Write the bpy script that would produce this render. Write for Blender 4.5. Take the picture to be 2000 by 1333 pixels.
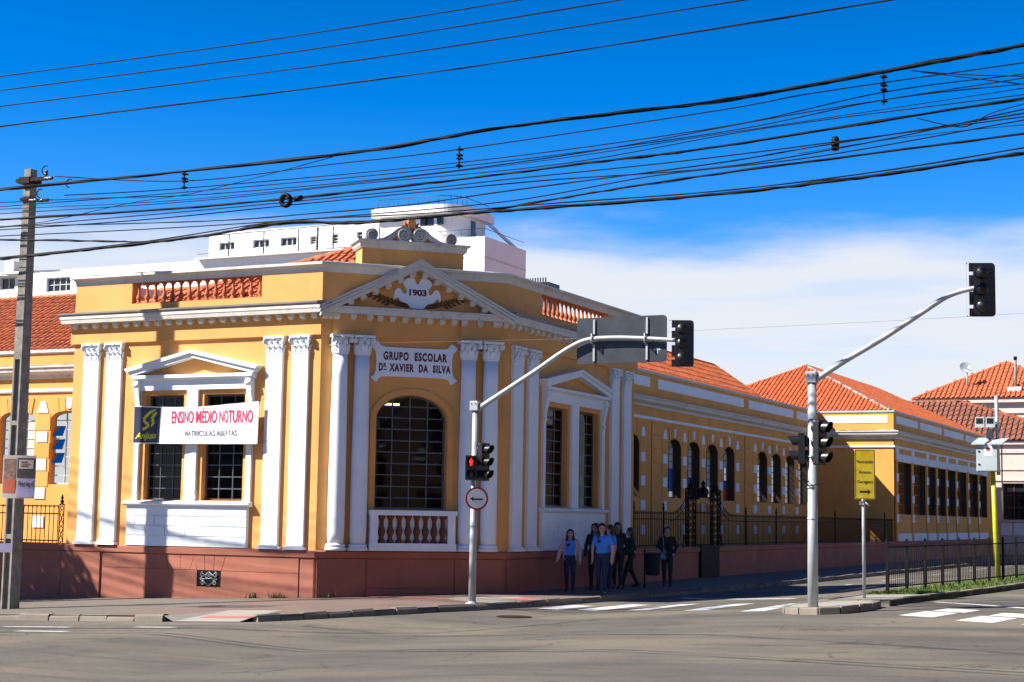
import bpy, bmesh, math, random
import numpy as np
from mathutils import Vector, Matrix
random.seed(7)
for o in list(bpy.data.objects): bpy.data.objects.remove(o)
SC = bpy.context.scene
COL = SC.collection
R = math.radians

# ---------------------------------------------------------------- camera
cam_data = bpy.data.cameras.new('camera')
cam_data.sensor_width = 36.0
cam_data.lens = 57.19
cam_data.clip_start = 0.1
cam_data.clip_end = 6000
cam = bpy.data.objects.new('camera', cam_data)
COL.objects.link(cam)
yaw, pitch, roll = 0.4557, 0.1080, 0.0158
fw = Vector((-math.sin(yaw)*math.cos(pitch), math.cos(yaw)*math.cos(pitch), math.sin(pitch)))
rt = Vector((math.cos(yaw), math.sin(yaw), 0)); up = rt.cross(fw)
rt2 = math.cos(roll)*rt + math.sin(roll)*up
up2 = -math.sin(roll)*rt + math.cos(roll)*up
m = Matrix((rt2, up2, -fw)).transposed().to_4x4()
m.translation = Vector((0, 0, 1.65))
cam.matrix_world = m
SC.camera = cam

# ---------------------------------------------------------------- sun, sky, exposure
SUN_DIR = Vector((1.28, 1.0, -1.45)).normalized()      # the way the light travels
SUN_EL = math.asin(-SUN_DIR.z)
SUN_AZ = math.atan2(-SUN_DIR.x, -SUN_DIR.y)            # azimuth of the sun, from +Y towards +X
sd = bpy.data.lights.new('sun', 'SUN'); sd.energy = 5.0; sd.angle = R(0.53); sd.color = (1.0, 0.94, 0.84)
sun = bpy.data.objects.new('sun', sd); COL.objects.link(sun)
sun.rotation_euler = SUN_DIR.to_track_quat('-Z', 'Y').to_euler()
sun.location = (-40, -20, 60)
W = bpy.data.worlds.new('World'); SC.world = W; W.use_nodes = True
wn, wl = W.node_tree.nodes, W.node_tree.links
wn.clear()
sky = wn.new('ShaderNodeTexSky'); sky.sky_type = 'NISHITA'; sky.sun_disc = False
sky.sun_elevation = SUN_EL; sky.sun_rotation = SUN_AZ
sky.air_density = 1.0; sky.dust_density = 0.0; sky.ozone_density = 5.0; sky.altitude = 900
hs = wn.new('ShaderNodeHueSaturation'); hs.inputs['Saturation'].default_value = 1.42; hs.inputs['Value'].default_value = 1.40; hs.inputs['Hue'].default_value = 0.512
wl.new(sky.outputs[0], hs.inputs['Color'])
tc = wn.new('ShaderNodeTexCoord')
sep = wn.new('ShaderNodeSeparateXYZ'); wl.new(tc.outputs['Generated'], sep.inputs[0])
# clouds: a soft low bank, thinning with height, and a few wisps
mp = wn.new('ShaderNodeMapping'); mp.inputs['Scale'].default_value = (2.2, 2.2, 11.0)
wl.new(tc.outputs['Generated'], mp.inputs[0])
nz = wn.new('ShaderNodeTexNoise'); nz.inputs['Scale'].default_value = 2.3; nz.inputs['Detail'].default_value = 9; nz.inputs['Roughness'].default_value = 0.55
wl.new(mp.outputs[0], nz.inputs['Vector'])
def wmath(op, a, b, clamp=False):
    n = wn.new('ShaderNodeMath'); n.operation = op; n.use_clamp = clamp
    for i, x in enumerate((a, b)):
        if isinstance(x, (int, float)): n.inputs[i].default_value = x
        else: wl.new(x, n.inputs[i])
    return n.outputs[0]
bank = wn.new('ShaderNodeMapRange'); bank.interpolation_type = 'SMOOTHSTEP'
wl.new(sep.outputs[2], bank.inputs[0])
bank.inputs[1].default_value = 0.12; bank.inputs[2].default_value = 0.212; bank.inputs[3].default_value = 0.72; bank.inputs[4].default_value = -0.36
den = wmath('ADD', nz.outputs[0], bank.outputs[0])
cov = wn.new('ShaderNodeMapRange'); cov.interpolation_type = 'SMOOTHSTEP'
wl.new(den, cov.inputs[0]); cov.inputs[1].default_value = 0.40; cov.inputs[2].default_value = 0.94
nz2 = wn.new('ShaderNodeTexNoise'); nz2.inputs['Scale'].default_value = 3.1; nz2.inputs['Detail'].default_value = 7; nz2.inputs['Roughness'].default_value = 0.6
mp2 = wn.new('ShaderNodeMapping'); mp2.inputs['Scale'].default_value = (1.6, 1.6, 16.0); mp2.inputs['Location'].default_value = (3.1, 0.4, 0.7)
wl.new(tc.outputs['Generated'], mp2.inputs[0]); wl.new(mp2.outputs[0], nz2.inputs['Vector'])
thin = wn.new('ShaderNodeMapRange'); thin.interpolation_type = 'SMOOTHSTEP'; wl.new(nz2.outputs[0], thin.inputs[0])
thin.inputs[1].default_value = 0.34; thin.inputs[2].default_value = 0.54; thin.inputs[3].default_value = 0.80; thin.inputs[4].default_value = 0.97
covf = wmath('MULTIPLY', cov.outputs[0], thin.outputs[0])
mixc = wn.new('ShaderNodeMix'); mixc.data_type = 'RGBA'
deep = wn.new('ShaderNodeMapRange'); deep.interpolation_type = 'SMOOTHSTEP'; wl.new(sep.outputs[2], deep.inputs[0])
deep.inputs[1].default_value = 0.17; deep.inputs[2].default_value = 0.50; deep.inputs[3].default_value = 1.08; deep.inputs[4].default_value = 0.62
dsc = wn.new('ShaderNodeVectorMath'); dsc.operation = 'SCALE'; wl.new(hs.outputs[0], dsc.inputs[0]); wl.new(deep.outputs[0], dsc.inputs['Scale'])
wl.new(covf, mixc.inputs[0]); wl.new(dsc.outputs[0], mixc.inputs[6]); mixc.inputs[7].default_value = (6.5, 6.8, 7.3, 1)
bg = wn.new('ShaderNodeBackground'); bg.inputs[1].default_value = 0.055
wl.new(mixc.outputs[2], bg.inputs[0])
wo = wn.new('ShaderNodeOutputWorld'); wl.new(bg.outputs[0], wo.inputs[0])
SC.view_settings.view_transform = 'Standard'; SC.view_settings.look = 'None'
SC.view_settings.exposure = 1.22; SC.view_settings.gamma = 1.0
SC.view_settings.use_curve_mapping = False
SC.render.engine = 'CYCLES'
SC.cycles.max_bounces = 6; SC.cycles.diffuse_bounces = 3; SC.cycles.glossy_bounces = 3; SC.cycles.transmission_bounces = 2

# ---------------------------------------------------------------- place constants
AX, AY = -21.417, 33.189           # corner of the left street front and the cut-off corner
CW = 3.337
BX, BY = AX + CW, AY + CW          # corner of the cut-off corner and the right street front
LX, RY = -29.076, 45.25            # ends of the corner pavilion
XW, YW = -21.82, 39.3              # fronts of the recessed wings
RISE = 0.12
def gz(x, y):                      # level of the pavement: the left street falls to the left
    x = min(max(x, -60), 12)
    if x <= -18.1: z = -0.338 + 0.0359*(x - AX)
    elif x <= -14.3: z = -0.219 - 0.01*(x + 18.1)
    elif x <= -8.4: z = -0.257 + 0.387*(x + 14.3)/5.9
    else: z = 0.13 + 0.0359*(x + 8.4)
    if y < AY: z += 0.012*(max(y, -20) - AY)
    return z
def rz_(x, y): return gz(x, y) - RISE

# ---------------------------------------------------------------- materials
MATS = {}
def nodes_of(name):
    mt = bpy.data.materials.new(name); mt.use_nodes = True
    nt = mt.node_tree; b = nt.nodes['Principled BSDF']
    MATS[name] = mt
    return mt, nt.nodes, nt.links, b
def mixrgb(n, l, fac, a, b, blend='MIX'):
    x = n.new('ShaderNodeMix'); x.data_type = 'RGBA'; x.blend_type = blend
    for i, v in ((0, fac), (6, a), (7, b)):
        if isinstance(v, (int, float)): x.inputs[i].default_value = v
        elif isinstance(v, tuple): x.inputs[i].default_value = v if len(v) == 4 else v + (1,)
        else: l.new(v, x.inputs[i])
    return x.outputs[2]
def noise(n, l, scale, detail=6, rough=0.6, stretch=None, coord=None):
    if coord is None:
        g = n.new('ShaderNodeNewGeometry'); coord = g.outputs['Position']
    if stretch:
        mpn = n.new('ShaderNodeMapping'); mpn.inputs['Scale'].default_value = stretch
        l.new(coord, mpn.inputs[0]); coord = mpn.outputs[0]
    t = n.new('ShaderNodeTexNoise'); t.inputs['Scale'].default_value = scale
    t.inputs['Detail'].default_value = detail; t.inputs['Roughness'].default_value = rough
    l.new(coord, t.inputs['Vector'])
    return t.outputs[0]
def ramp(n, l, x, a, b, lo=0.0, hi=1.0):
    r = n.new('ShaderNodeMapRange'); r.interpolation_type = 'SMOOTHSTEP'
    l.new(x, r.inputs[0]); r.inputs[1].default_value = a; r.inputs[2].default_value = b
    r.inputs[3].default_value = lo; r.inputs[4].default_value = hi
    return r.outputs[0]
def bump(n, l, b, h, strength=0.3, dist=0.01):
    bp = n.new('ShaderNodeBump'); bp.inputs['Strength'].default_value = strength; bp.inputs['Distance'].default_value = dist
    l.new(h, bp.inputs['Height']); l.new(bp.outputs[0], b.inputs['Normal'])
def mul(n, l, a, b):
    x = n.new('ShaderNodeMath'); x.operation = 'MULTIPLY'; x.use_clamp = True
    for i, v in enumerate((a, b)):
        if isinstance(v, (int, float)): x.inputs[i].default_value = v
        else: l.new(v, x.inputs[i])
    return x.outputs[0]
def plaster(name, base, var=0.12, streak=0.25, dirt=(0.12, 0.10, 0.08), rough=0.85, topdirt=0.0, patch=None):
    mt, n, l, b = nodes_of(name)
    dark = tuple(c*(1-var) for c in base); lite = tuple(min(1, c*(1+var*0.6)) for c in base)
    c = mixrgb(n, l, ramp(n, l, noise(n, l, 0.9, 8, 0.65), 0.3, 0.7), dark, lite)
    c = mixrgb(n, l, mul(n, l, ramp(n, l, noise(n, l, 22, 5, 0.7), 0.5, 0.85), 0.14), c, dark)
    st = ramp(n, l, noise(n, l, 1.0, 7, 0.7, (5.5, 5.5, 0.42)), 0.55, 0.82)
    c = mixrgb(n, l, mul(n, l, st, streak), c, dirt)
    if patch:
        c = mixrgb(n, l, mul(n, l, ramp(n, l, noise(n, l, 0.55, 4, 0.5), 0.58, 0.64), 0.35), c, patch)
    if topdirt:
        g = n.new('ShaderNodeNewGeometry'); sp = n.new('ShaderNodeSeparateXYZ'); l.new(g.outputs['Normal'], sp.inputs[0])
        t = mul(n, l, ramp(n, l, sp.outputs[2], 0.2, 0.75), ramp(n, l, noise(n, l, 3.0, 7, 0.7), 0.25, 0.6))
        c = mixrgb(n, l, mul(n, l, t, topdirt), c, (0.055, 0.05, 0.045))
        gr = ramp(n, l, noise(n, l, 2.2, 8, 0.75), 0.52, 0.72)
        c = mixrgb(n, l, mul(n, l, gr, topdirt*0.45), c, (0.10, 0.09, 0.08))
    l.new(c, b.inputs['Base Color']); b.inputs['Roughness'].default_value = rough
    bump(n, l, b, noise(n, l, 28, 6, 0.7), 0.35, 0.006)
    return mt
def plain(name, col, rough=0.5, metal=0.0, var=0.1, nscale=6.0, emit=None, strength=1.0, coat=0.0):
    mt, n, l, b = nodes_of(name)
    a = tuple(c*(1-var) for c in col); d = tuple(min(1, c*(1+var)) for c in col)
    l.new(mixrgb(n, l, ramp(n, l, noise(n, l, nscale, 6, 0.65), 0.3, 0.7), a, d), b.inputs['Base Color'])
    b.inputs['Roughness'].default_value = rough; b.inputs['Metallic'].default_value = metal
    if coat: b.inputs['Coat Weight'].default_value = coat
    if emit:
        b.inputs['Emission Color'].default_value = emit + (1,); b.inputs['Emission Strength'].default_value = strength
    return mt
plaster('yellow', (0.73, 0.345, 0.100), 0.10, 0.26, (0.30, 0.15, 0.04))
plaster('yellow_wing', (0.73, 0.335, 0.074), 0.10, 0.26, (0.30, 0.15, 0.04))
plaster('white', (0.80, 0.845, 0.89), 0.05, 0.16, (0.42, 0.41, 0.40), topdirt=0.14)
plaster('cornice_white', (0.64, 0.61, 0.55), 0.10, 0.50, (0.20, 0.18, 0.15), topdirt=0.95)
plaster('sima_dirty', (0.27, 0.25, 0.225), 0.25, 0.5, (0.08, 0.075, 0.07), topdirt=0.7)
plaster('plinth', (0.35, 0.122, 0.078), 0.12, 0.30, (0.14, 0.06, 0.045), patch=(0.42, 0.18, 0.125))
plaster('terracotta', (0.46, 0.135, 0.05), 0.2, 0.25, (0.15, 0.06, 0.04), topdirt=0.3)
plaster('brown_paint', (0.155, 0.045, 0.028), 0.15, 0.1)
plaster('relief_brown', (0.14, 0.05, 0.025), 0.15, 0.1)
plaster('far_white', (0.80, 0.80, 0.80), 0.04, 0.25, (0.5, 0.5, 0.5), topdirt=0.3)
plaster('far_pink', (0.62, 0.52, 0.47), 0.06, 0.3, (0.35, 0.3, 0.28), topdirt=0.5)
plaster('far_brown', (0.15, 0.115, 0.09), 0.15, 0.3)
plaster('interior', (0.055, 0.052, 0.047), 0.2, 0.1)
plaster('scroll_stone', (0.40, 0.39, 0.37), 0.2, 0.5, (0.12, 0.11, 0.10), topdirt=0.9)
plain('lettering', (0.13, 0.035, 0.022), 0.7)
plain('iron', (0.010, 0.009, 0.009), 0.65, 0.0, 0.3)
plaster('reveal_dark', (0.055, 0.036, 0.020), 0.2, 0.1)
plain('iron_rust', (0.030, 0.020, 0.016), 0.7, 0.2, 0.4)
plain('window_bar', (0.085, 0.10, 0.12), 0.45, 0.2, 0.2)
plain('window_bar_white', (0.45, 0.47, 0.5), 0.5, 0.0, 0.1)
plain('black_plastic', (0.010, 0.010, 0.011), 0.38, 0.0, 0.25, 14)
plain('rubber', (0.008, 0.008, 0.009), 0.6, 0.0, 0.3, 3)
plain('galvanized', (0.36, 0.38, 0.40), 0.5, 0.25, 0.07, 4)
plain('panel_back', (0.035, 0.042, 0.055), 0.45, 0.3, 0.2, 3)
plain('concrete_pole', (0.21, 0.19, 0.165), 0.9, 0, 0.25, 5)
plain('sign_white', (0.75, 0.76, 0.77), 0.4, 0, 0.05)
plain('sign_red', (0.45, 0.012, 0.015), 0.45, 0, 0.1)
plain('sign_black', (0.01, 0.01, 0.012), 0.5)
plain('sign_yellow', (0.50, 0.36, 0.012), 0.45, 0, 0.15)
plain('post_yellow', (0.42, 0.44, 0.02), 0.45, 0, 0.15, 4)
plain('cabinet', (0.36, 0.42, 0.44), 0.4, 0, 0.06, 5)
plain('solar', (0.02, 0.025, 0.05), 0.15, 0.1, 0.2)
plain('glass_dark', (0.015, 0.018, 0.022), 0.06, 0, 0.3)
plain('red_lit', (0.5, 0.01, 0.01), 0.4, 0, 0.05, emit=(1.0, 0.03, 0.015), strength=0.9)
plain('lamp_tube', (0.8, 0.7, 0.4), 0.4, 0, 0.02, emit=(1.0, 0.72, 0.22), strength=2.2)
plain('lens_dark', (0.02, 0.02, 0.02), 0.2)
plain('banner_white', (0.78, 0.78, 0.80), 0.55, 0, 0.04, 2)
plain('banner_navy', (0.022, 0.022, 0.06), 0.45, 0, 0.1)
plain('banner_yellow', (0.70, 0.62, 0.015), 0.5, 0, 0.05)
plain('banner_red', (0.60, 0.012, 0.09), 0.5, 0, 0.05)
plain('banner_grey', (0.16, 0.17, 0.22), 0.5, 0, 0.05)
plain('poster_paper', (0.42, 0.36, 0.32), 0.7, 0, 0.1)
plain('poster_dark', (0.05, 0.03, 0.03), 0.7)
plain('poster_red', (0.42, 0.09, 0.04), 0.7)
plain('poster_photo', (0.20, 0.11, 0.08), 0.7, 0, 0.5, 12)
plain('poster_lilac', (0.30, 0.27, 0.42), 0.7)
plain('shutter_red', (0.16, 0.035, 0.03), 0.6, 0, 0.2)
plain('paper_white', (0.62, 0.60, 0.52), 0.8, 0, 0.15, 9)
plain('paper_blue', (0.03, 0.10, 0.40), 0.7, 0, 0.3, 9)
plain('paper_red', (0.55, 0.04, 0.02), 0.7, 0, 0.2, 9)
plain('paper_yellow', (0.60, 0.42, 0.06), 0.7, 0, 0.2, 9)
plain('tarp', (0.20, 0.20, 0.21), 0.7, 0, 0.1)
plain('dirt_weed', (0.07, 0.10, 0.025), 0.8, 0, 0.4, 20)
plain('ceramic', (0.10, 0.06, 0.05), 0.25, 0, 0.2)
for nm in ('iron', 'rubber', 'iron_rust'): MATS[nm].node_tree.nodes['Principled BSDF'].inputs['Specular IOR Level'].default_value = 0.12
# glass panes: part see-through, part mirror
mt, n, l, b = nodes_of('pane'); n.remove(b)
tr = n.new('ShaderNodeBsdfTransparent'); tr.inputs[0].default_value = (0.42, 0.45, 0.46, 1)
gl = n.new('ShaderNodeBsdfGlossy'); gl.inputs['Roughness'].default_value = 0.03; gl.inputs[0].default_value = (0.36, 0.38, 0.41, 1)
fr = n.new('ShaderNodeFresnel'); fr.inputs[0].default_value = 1.55
msx = n.new('ShaderNodeMixShader'); l.new(fr.outputs[0], msx.inputs[0]); l.new(tr.outputs[0], msx.inputs[1]); l.new(gl.outputs[0], msx.inputs[2])
l.new(msx.outputs[0], n['Material Output'].inputs[0])
# asphalt
mt, n, l, b = nodes_of('asphalt')
base = mixrgb(n, l, ramp(n, l, noise(n, l, 0.35, 4, 0.6, (0.5, 1.4, 1)), 0.32, 0.68), (0.080, 0.073, 0.063), (0.135, 0.119, 0.096))
base = mixrgb(n, l, mul(n, l, ramp(n, l, noise(n, l, 0.19, 6, 0.6, (0.7, 1.3, 1)), 0.46, 0.62), 0.75), base, (0.190, 0.160, 0.115))
base = mixrgb(n, l, mul(n, l, ramp(n, l, noise(n, l, 1.3, 5, 0.7, (0.2, 2.4, 1)), 0.5, 0.72), 0.5), base, (0.050, 0.050, 0.051))
base = mixrgb(n, l, mul(n, l, ramp(n, l, noise(n, l, 2.6, 5, 0.75), 0.60, 0.70), 0.45), base, (0.040, 0.039, 0.040))
gpos = n.new('ShaderNodeNewGeometry')
vr = n.new('ShaderNodeTexVoronoi'); vr.feature = 'DISTANCE_TO_EDGE'; vr.inputs['Scale'].default_value = 0.42
wob = n.new('ShaderNodeVectorMath'); wob.operation = 'ADD'
nzc = n.new('ShaderNodeTexNoise'); nzc.inputs['Scale'].default_value = 1.7; nzc.inputs['Detail'].default_value = 6; l.new(gpos.outputs['Position'], nzc.inputs['Vector'])
wsc = n.new('ShaderNodeVectorMath'); wsc.operation = 'SCALE'; wsc.inputs['Scale'].default_value = 1.3; l.new(nzc.outputs['Color'], wsc.inputs[0])
l.new(gpos.outputs['Position'], wob.inputs[0]); l.new(wsc.outputs[0], wob.inputs[1]); l.new(wob.outputs[0], vr.inputs['Vector'])
crack = mul(n, l, ramp(n, l, vr.outputs['Distance'], 0.004, 0.016, 1, 0), ramp(n, l, noise(n, l, 0.5, 3), 0.48, 0.60))
base = mixrgb(n, l, mul(n, l, crack, 0.75), base, (0.022, 0.021, 0.020))
base = mixrgb(n, l, ramp(n, l, noise(n, l, 26, 4, 0.85), 0.38, 0.68, 0.0, 0.45), base, (0.038, 0.037, 0.036))
base = mixrgb(n, l, ramp(n, l, noise(n, l, 48, 3, 0.85), 0.55, 0.72, 0.0, 0.5), base, (0.235, 0.22, 0.195))
l.new(base, b.inputs['Base Color']); b.inputs['Roughness'].default_value = 0.88; b.inputs['Specular IOR Level'].default_value = 0.3
bump(n, l, b, noise(n, l, 45, 5, 0.85), 0.7, 0.012)
# pavement: grey worn concrete on the left, dull red towards the corner
mt, n, l, b = nodes_of('pavement')
g = n.new('ShaderNodeNewGeometry'); sp = n.new('ShaderNodeSeparateXYZ'); l.new(g.outputs['Position'], sp.inputs[0])
ad = n.new('ShaderNodeMath'); ad.operation = 'ADD'; l.new(sp.outputs[0], ad.inputs[0])
w1 = n.new('ShaderNodeMath'); w1.operation = 'MULTIPLY'; l.new(noise(n, l, 0.7, 5), w1.inputs[0]); w1.inputs[1].default_value = 3.0
l.new(w1.outputs[0], ad.inputs[1])
c = mixrgb(n, l, ramp(n, l, ad.outputs[0], -21.3, -20.3), (0.128, 0.112, 0.092), (0.150, 0.098, 0.080))
c = mixrgb(n, l, mul(n, l, ramp(n, l, noise(n, l, 0.9, 8, 0.7), 0.45, 0.75), 0.6), c, (0.070, 0.054, 0.044))
c = mixrgb(n, l, ramp(n, l, noise(n, l, 40, 4, 0.8), 0.45, 0.8, 0, 0.35), c, (0.07, 0.06, 0.05))
l.new(c, b.inputs['Base Color']); b.inputs['Roughness'].default_value = 0.92
bump(n, l, b, noise(n, l, 35, 5, 0.75), 0.4, 0.01)
plaster('kerb', (0.19, 0.165, 0.135), 0.3, 0.3, (0.07, 0.06, 0.05), 0.9, 0.25)
plaster('ramp_concrete', (0.27, 0.25, 0.22), 0.12, 0.1)
plaster('tactile', (0.40, 0.13, 0.10), 0.15, 0.1)
mt, n, l, b = nodes_of('road_paint')
c = mixrgb(n, l, ramp(n, l, noise(n, l, 3.0, 9, 0.75), 0.52, 0.74), (0.50, 0.51, 0.52), (0.17, 0.16, 0.15))
c = mixrgb(n, l, ramp(n, l, noise(n, l, 45, 4, 0.8), 0.55, 0.8, 0, 0.5), c, (0.14, 0.135, 0.13))
l.new(c, b.inputs['Base Color']); b.inputs['Roughness'].default_value = 0.75
mt, n, l, b = nodes_of('dark_strip')  # darker strips on the road, alpha fading out at both edges
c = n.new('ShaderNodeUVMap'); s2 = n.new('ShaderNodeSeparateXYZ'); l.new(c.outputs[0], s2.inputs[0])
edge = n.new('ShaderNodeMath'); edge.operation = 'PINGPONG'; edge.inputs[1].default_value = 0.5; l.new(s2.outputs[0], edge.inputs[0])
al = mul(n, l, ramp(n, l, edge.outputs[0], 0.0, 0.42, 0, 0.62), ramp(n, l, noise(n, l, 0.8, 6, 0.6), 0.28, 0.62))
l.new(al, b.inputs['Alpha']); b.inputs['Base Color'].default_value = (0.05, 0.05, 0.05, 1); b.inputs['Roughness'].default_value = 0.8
# roof tiles
def tile_mat(name, base, dark):
    mt, n, l, b = nodes_of(name)
    c = mixrgb(n, l, ramp(n, l, noise(n, l, 5.0, 3, 0.6), 0.3, 0.7), tuple(x*0.58 for x in base), tuple(min(1, x*1.22) for x in base))
    c = mixrgb(n, l, mul(n, l, ramp(n, l, noise(n, l, 0.8, 8, 0.7), 0.54, 0.74), 0.55), c, dark)
    l.new(c, b.inputs['Base Color']); b.inputs['Roughness'].default_value = 0.85
    bump(n, l, b, noise(n, l, 30, 4), 0.3, 0.006)
tile_mat('tile', (0.52, 0.118, 0.036), (0.20, 0.065, 0.035))
tile_mat('tile_old', (0.45, 0.122, 0.045), (0.10, 0.05, 0.035))
tile_mat('tile_brown', (0.21, 0.075, 0.045), (0.07, 0.04, 0.03))
# ---------------------------------------------------------------- mesh helpers
class Frame:
    def __init__(self, x, y, dx, dy):
        k = math.hypot(dx, dy); self.o = (x, y); self.d = (dx/k, dy/k); self.n = (dy/k, -dx/k)
        self.ang = math.atan2(dy, dx)
    def p(self, s, o, z):
        return (self.o[0]+s*self.d[0]+o*self.n[0], self.o[1]+s*self.d[1]+o*self.n[1], z)
FL = Frame(AX, AY, 1, 0); FC = Frame(AX, AY, 1, 1); FR = Frame(BX, BY, 0, 1)
FWR = Frame(XW, 0, 0, 1)           # right wing front: s is world Y
FWL = Frame(0, YW, 1, 0)           # left wing front: s is world X
WPOS = {}
class MB:
    def __init__(self): self.v = []; self.f = []; self.m = []; self.sm = []; self.uv = None
    def add(self, vs, fs, m=0, smooth=False):
        k = len(self.v); self.v.extend(vs)
        for f in fs: self.f.append(tuple(i+k for i in f)); self.m.append(m); self.sm.append(smooth)
        return self
    def box(self, x0, x1, y0, y1, z0, z1, m=0):
        vs = [(x0,y0,z0),(x1,y0,z0),(x1,y1,z0),(x0,y1,z0),(x0,y0,z1),(x1,y0,z1),(x1,y1,z1),(x0,y1,z1)]
        return self.add(vs, [(0,3,2,1),(4,5,6,7),(0,1,5,4),(1,2,6,5),(2,3,7,6),(3,0,4,7)], m)
    def fbox(self, F, s0, s1, o0, o1, z0, z1, m=0):
        vs = [F.p(s0,o0,z0),F.p(s1,o0,z0),F.p(s1,o1,z0),F.p(s0,o1,z0),F.p(s0,o0,z1),F.p(s1,o0,z1),F.p(s1,o1,z1),F.p(s0,o1,z1)]
        return self.add(vs, [(0,1,2,3),(7,6,5,4),(4,5,1,0),(5,6,2,1),(6,7,3,2),(7,4,0,3)], m)
    def prism(self, F, poly, o0, o1, m=0, smooth=False):          # polygon in (s, z), counter-clockwise, seen from outside
        n = len(poly)
        vs = [F.p(s,o0,z) for s,z in poly] + [F.p(s,o1,z) for s,z in poly]
        fs = [tuple(range(n, 2*n)), tuple(range(n-1, -1, -1))]
        self.add(vs, fs, m)
        k = len(self.v) - 2*n
        for i in range(n):
            j = (i+1) % n
            self.f.append((k+i, k+j, k+n+j, k+n+i)); self.m.append(m); self.sm.append(smooth)
        return self
    def hprism(self, poly, z0, z1, m=0):                          # plan polygon
        n = len(poly); zf0 = z0 if callable(z0) else (lambda x, y: z0); zf1 = z1 if callable(z1) else (lambda x, y: z1)
        vs = [(x,y,zf0(x,y)) for x,y in poly] + [(x,y,zf1(x,y)) for x,y in poly]
        fs = [tuple(range(n, 2*n)), tuple(range(n-1,-1,-1))] + [(i,(i+1)%n,n+(i+1)%n,n+i) for i in range(n)]
        return self.add(vs, fs, m)
    def tube(self, pts, r, n=8, m=0, caps=True):
        pts = [Vector(p) for p in pts]; rs = r if isinstance(r, (list, tuple)) else [r]*len(pts)
        vs = []; prev = None
        for i, p in enumerate(pts):
            d = (pts[min(i+1,len(pts)-1)] - pts[max(i-1,0)]).normalized()
            if prev is None:
                a = Vector((0,0,1)) if abs(d.z) < 0.9 else Vector((1,0,0))
                u = d.cross(a).normalized()
            else: u = (prev - d*prev.dot(d)).normalized()
            prev = u; w = d.cross(u)
            for k in range(n):
                t = 2*math.pi*k/n; vs.append(tuple(p + rs[i]*(math.cos(t)*u + math.sin(t)*w)))
        fs = []
        for i in range(len(pts)-1):
            for k in range(n): fs.append((i*n+k, i*n+(k+1)%n, (i+1)*n+(k+1)%n, (i+1)*n+k))
        self.add(vs, fs, m, True)
        if caps:
            k = len(self.v) - len(vs)
            self.f.append(tuple(k+i for i in range(n-1,-1,-1))); self.m.append(m); self.sm.append(False)
            self.f.append(tuple(k+(len(pts)-1)*n+i for i in range(n))); self.m.append(m); self.sm.append(False)
        return self
    def lathe(self, c, prof, n=16, m=0, smooth=True, axis='z', a0=0.0):
        vs = []
        for r, z in prof:
            for k in range(n):
                t = 2*math.pi*k/n + a0; x, y = r*math.cos(t), r*math.sin(t)
                vs.append((c[0]+x, c[1]+y, c[2]+z) if axis == 'z' else (c[0]+x, c[1]+z, c[2]+y))
        fs = []
        for i in range(len(prof)-1):
            for k in range(n): fs.append((i*n+k, i*n+(k+1)%n, (i+1)*n+(k+1)%n, (i+1)*n+k))
        fl = axis != 'z'
        if fl: fs = [tuple(reversed(f)) for f in fs]
        self.add(vs, fs, m, smooth); k0 = len(self.v)-len(vs)
        for ring, rev in ((0, not fl), (len(prof)-1, fl)):
            if prof[ring][0] > 1e-5:
                idx = [k0+ring*n+i for i in range(n)]
                self.f.append(tuple(reversed(idx)) if rev else tuple(idx)); self.m.append(m); self.sm.append(False)
        return self
    def sweep(self, path, prof, closed=False, m=0):               # path of plan points, profile of (out, z)
        n = len(path); vs = []; segn = []
        for i in range(n if closed else n-1):
            a, b2 = path[i], path[(i+1) % n]; k = math.hypot(b2[0]-a[0], b2[1]-a[1])
            segn.append(((b2[1]-a[1])/k, -(b2[0]-a[0])/k))
        for i in range(n):
            if closed: n1, n2 = segn[i-1], segn[i]
            else: n1, n2 = segn[max(i-1,0)], segn[min(i,n-2)]
            dd = 1 + n1[0]*n2[0] + n1[1]*n2[1]
            mx, my = (n1[0]+n2[0])/dd, (n1[1]+n2[1])/dd
            for o, z in prof: vs.append((path[i][0]+o*mx, path[i][1]+o*my, z))
        q = len(prof); fs = []
        for i in range(n if closed else n-1):
            j = (i+1) % n
            for k in range(q):
                k2 = (k+1) % q
                fs.append((i*q+k, j*q+k, j*q+k2, i*q+k2))
        if not closed: fs += [tuple(range(q-1,-1,-1)), tuple((n-1)*q+k for k in range(q))]
        return self.add(vs, fs, m)
    def build(self, name, mats, parent=None, origin=None, bevel=0.0):
        if isinstance(mats, str): mats = [mats]
        wp = Vector(WPOS[parent.name]) if parent else Vector((0,0,0))
        og = Vector(origin) if origin is not None else (wp if parent else Vector((0,0,0)))
        me = bpy.data.meshes.new(name)
        me.from_pydata([tuple(Vector(v)-og) for v in self.v], [], self.f)
        for i, p in enumerate(me.polygons): p.material_index = self.m[i]; p.use_smooth = self.sm[i]
        for mm in mats: me.materials.append(MATS[mm])
        if self.uv:
            ul = me.uv_layers.new(name='UVMap')
            for li, lp in enumerate(me.loops): ul.data[li].uv = self.uv[lp.vertex_index]
        me.update()
        o = bpy.data.objects.new(name, me); COL.objects.link(o)
        if parent: o.parent = parent; o.location = og - wp
        else: o.location = og
        WPOS[o.name] = tuple(og)
        if bevel:
            bv = o.modifiers.new('bevel', 'BEVEL'); bv.width = bevel; bv.segments = 2; bv.limit_method = 'ANGLE'
        return o
def inst(name, mesh, parent, loc, rot=(0,0,0), scale=(1,1,1)):
    o = bpy.data.objects.new(name, mesh); COL.objects.link(o)
    wp = Vector(WPOS[parent.name]) if parent else Vector((0,0,0))
    o.parent = parent; o.location = Vector(loc) - wp; o.rotation_euler = rot; o.scale = scale
    WPOS[o.name] = tuple(loc)
    return o
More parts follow.
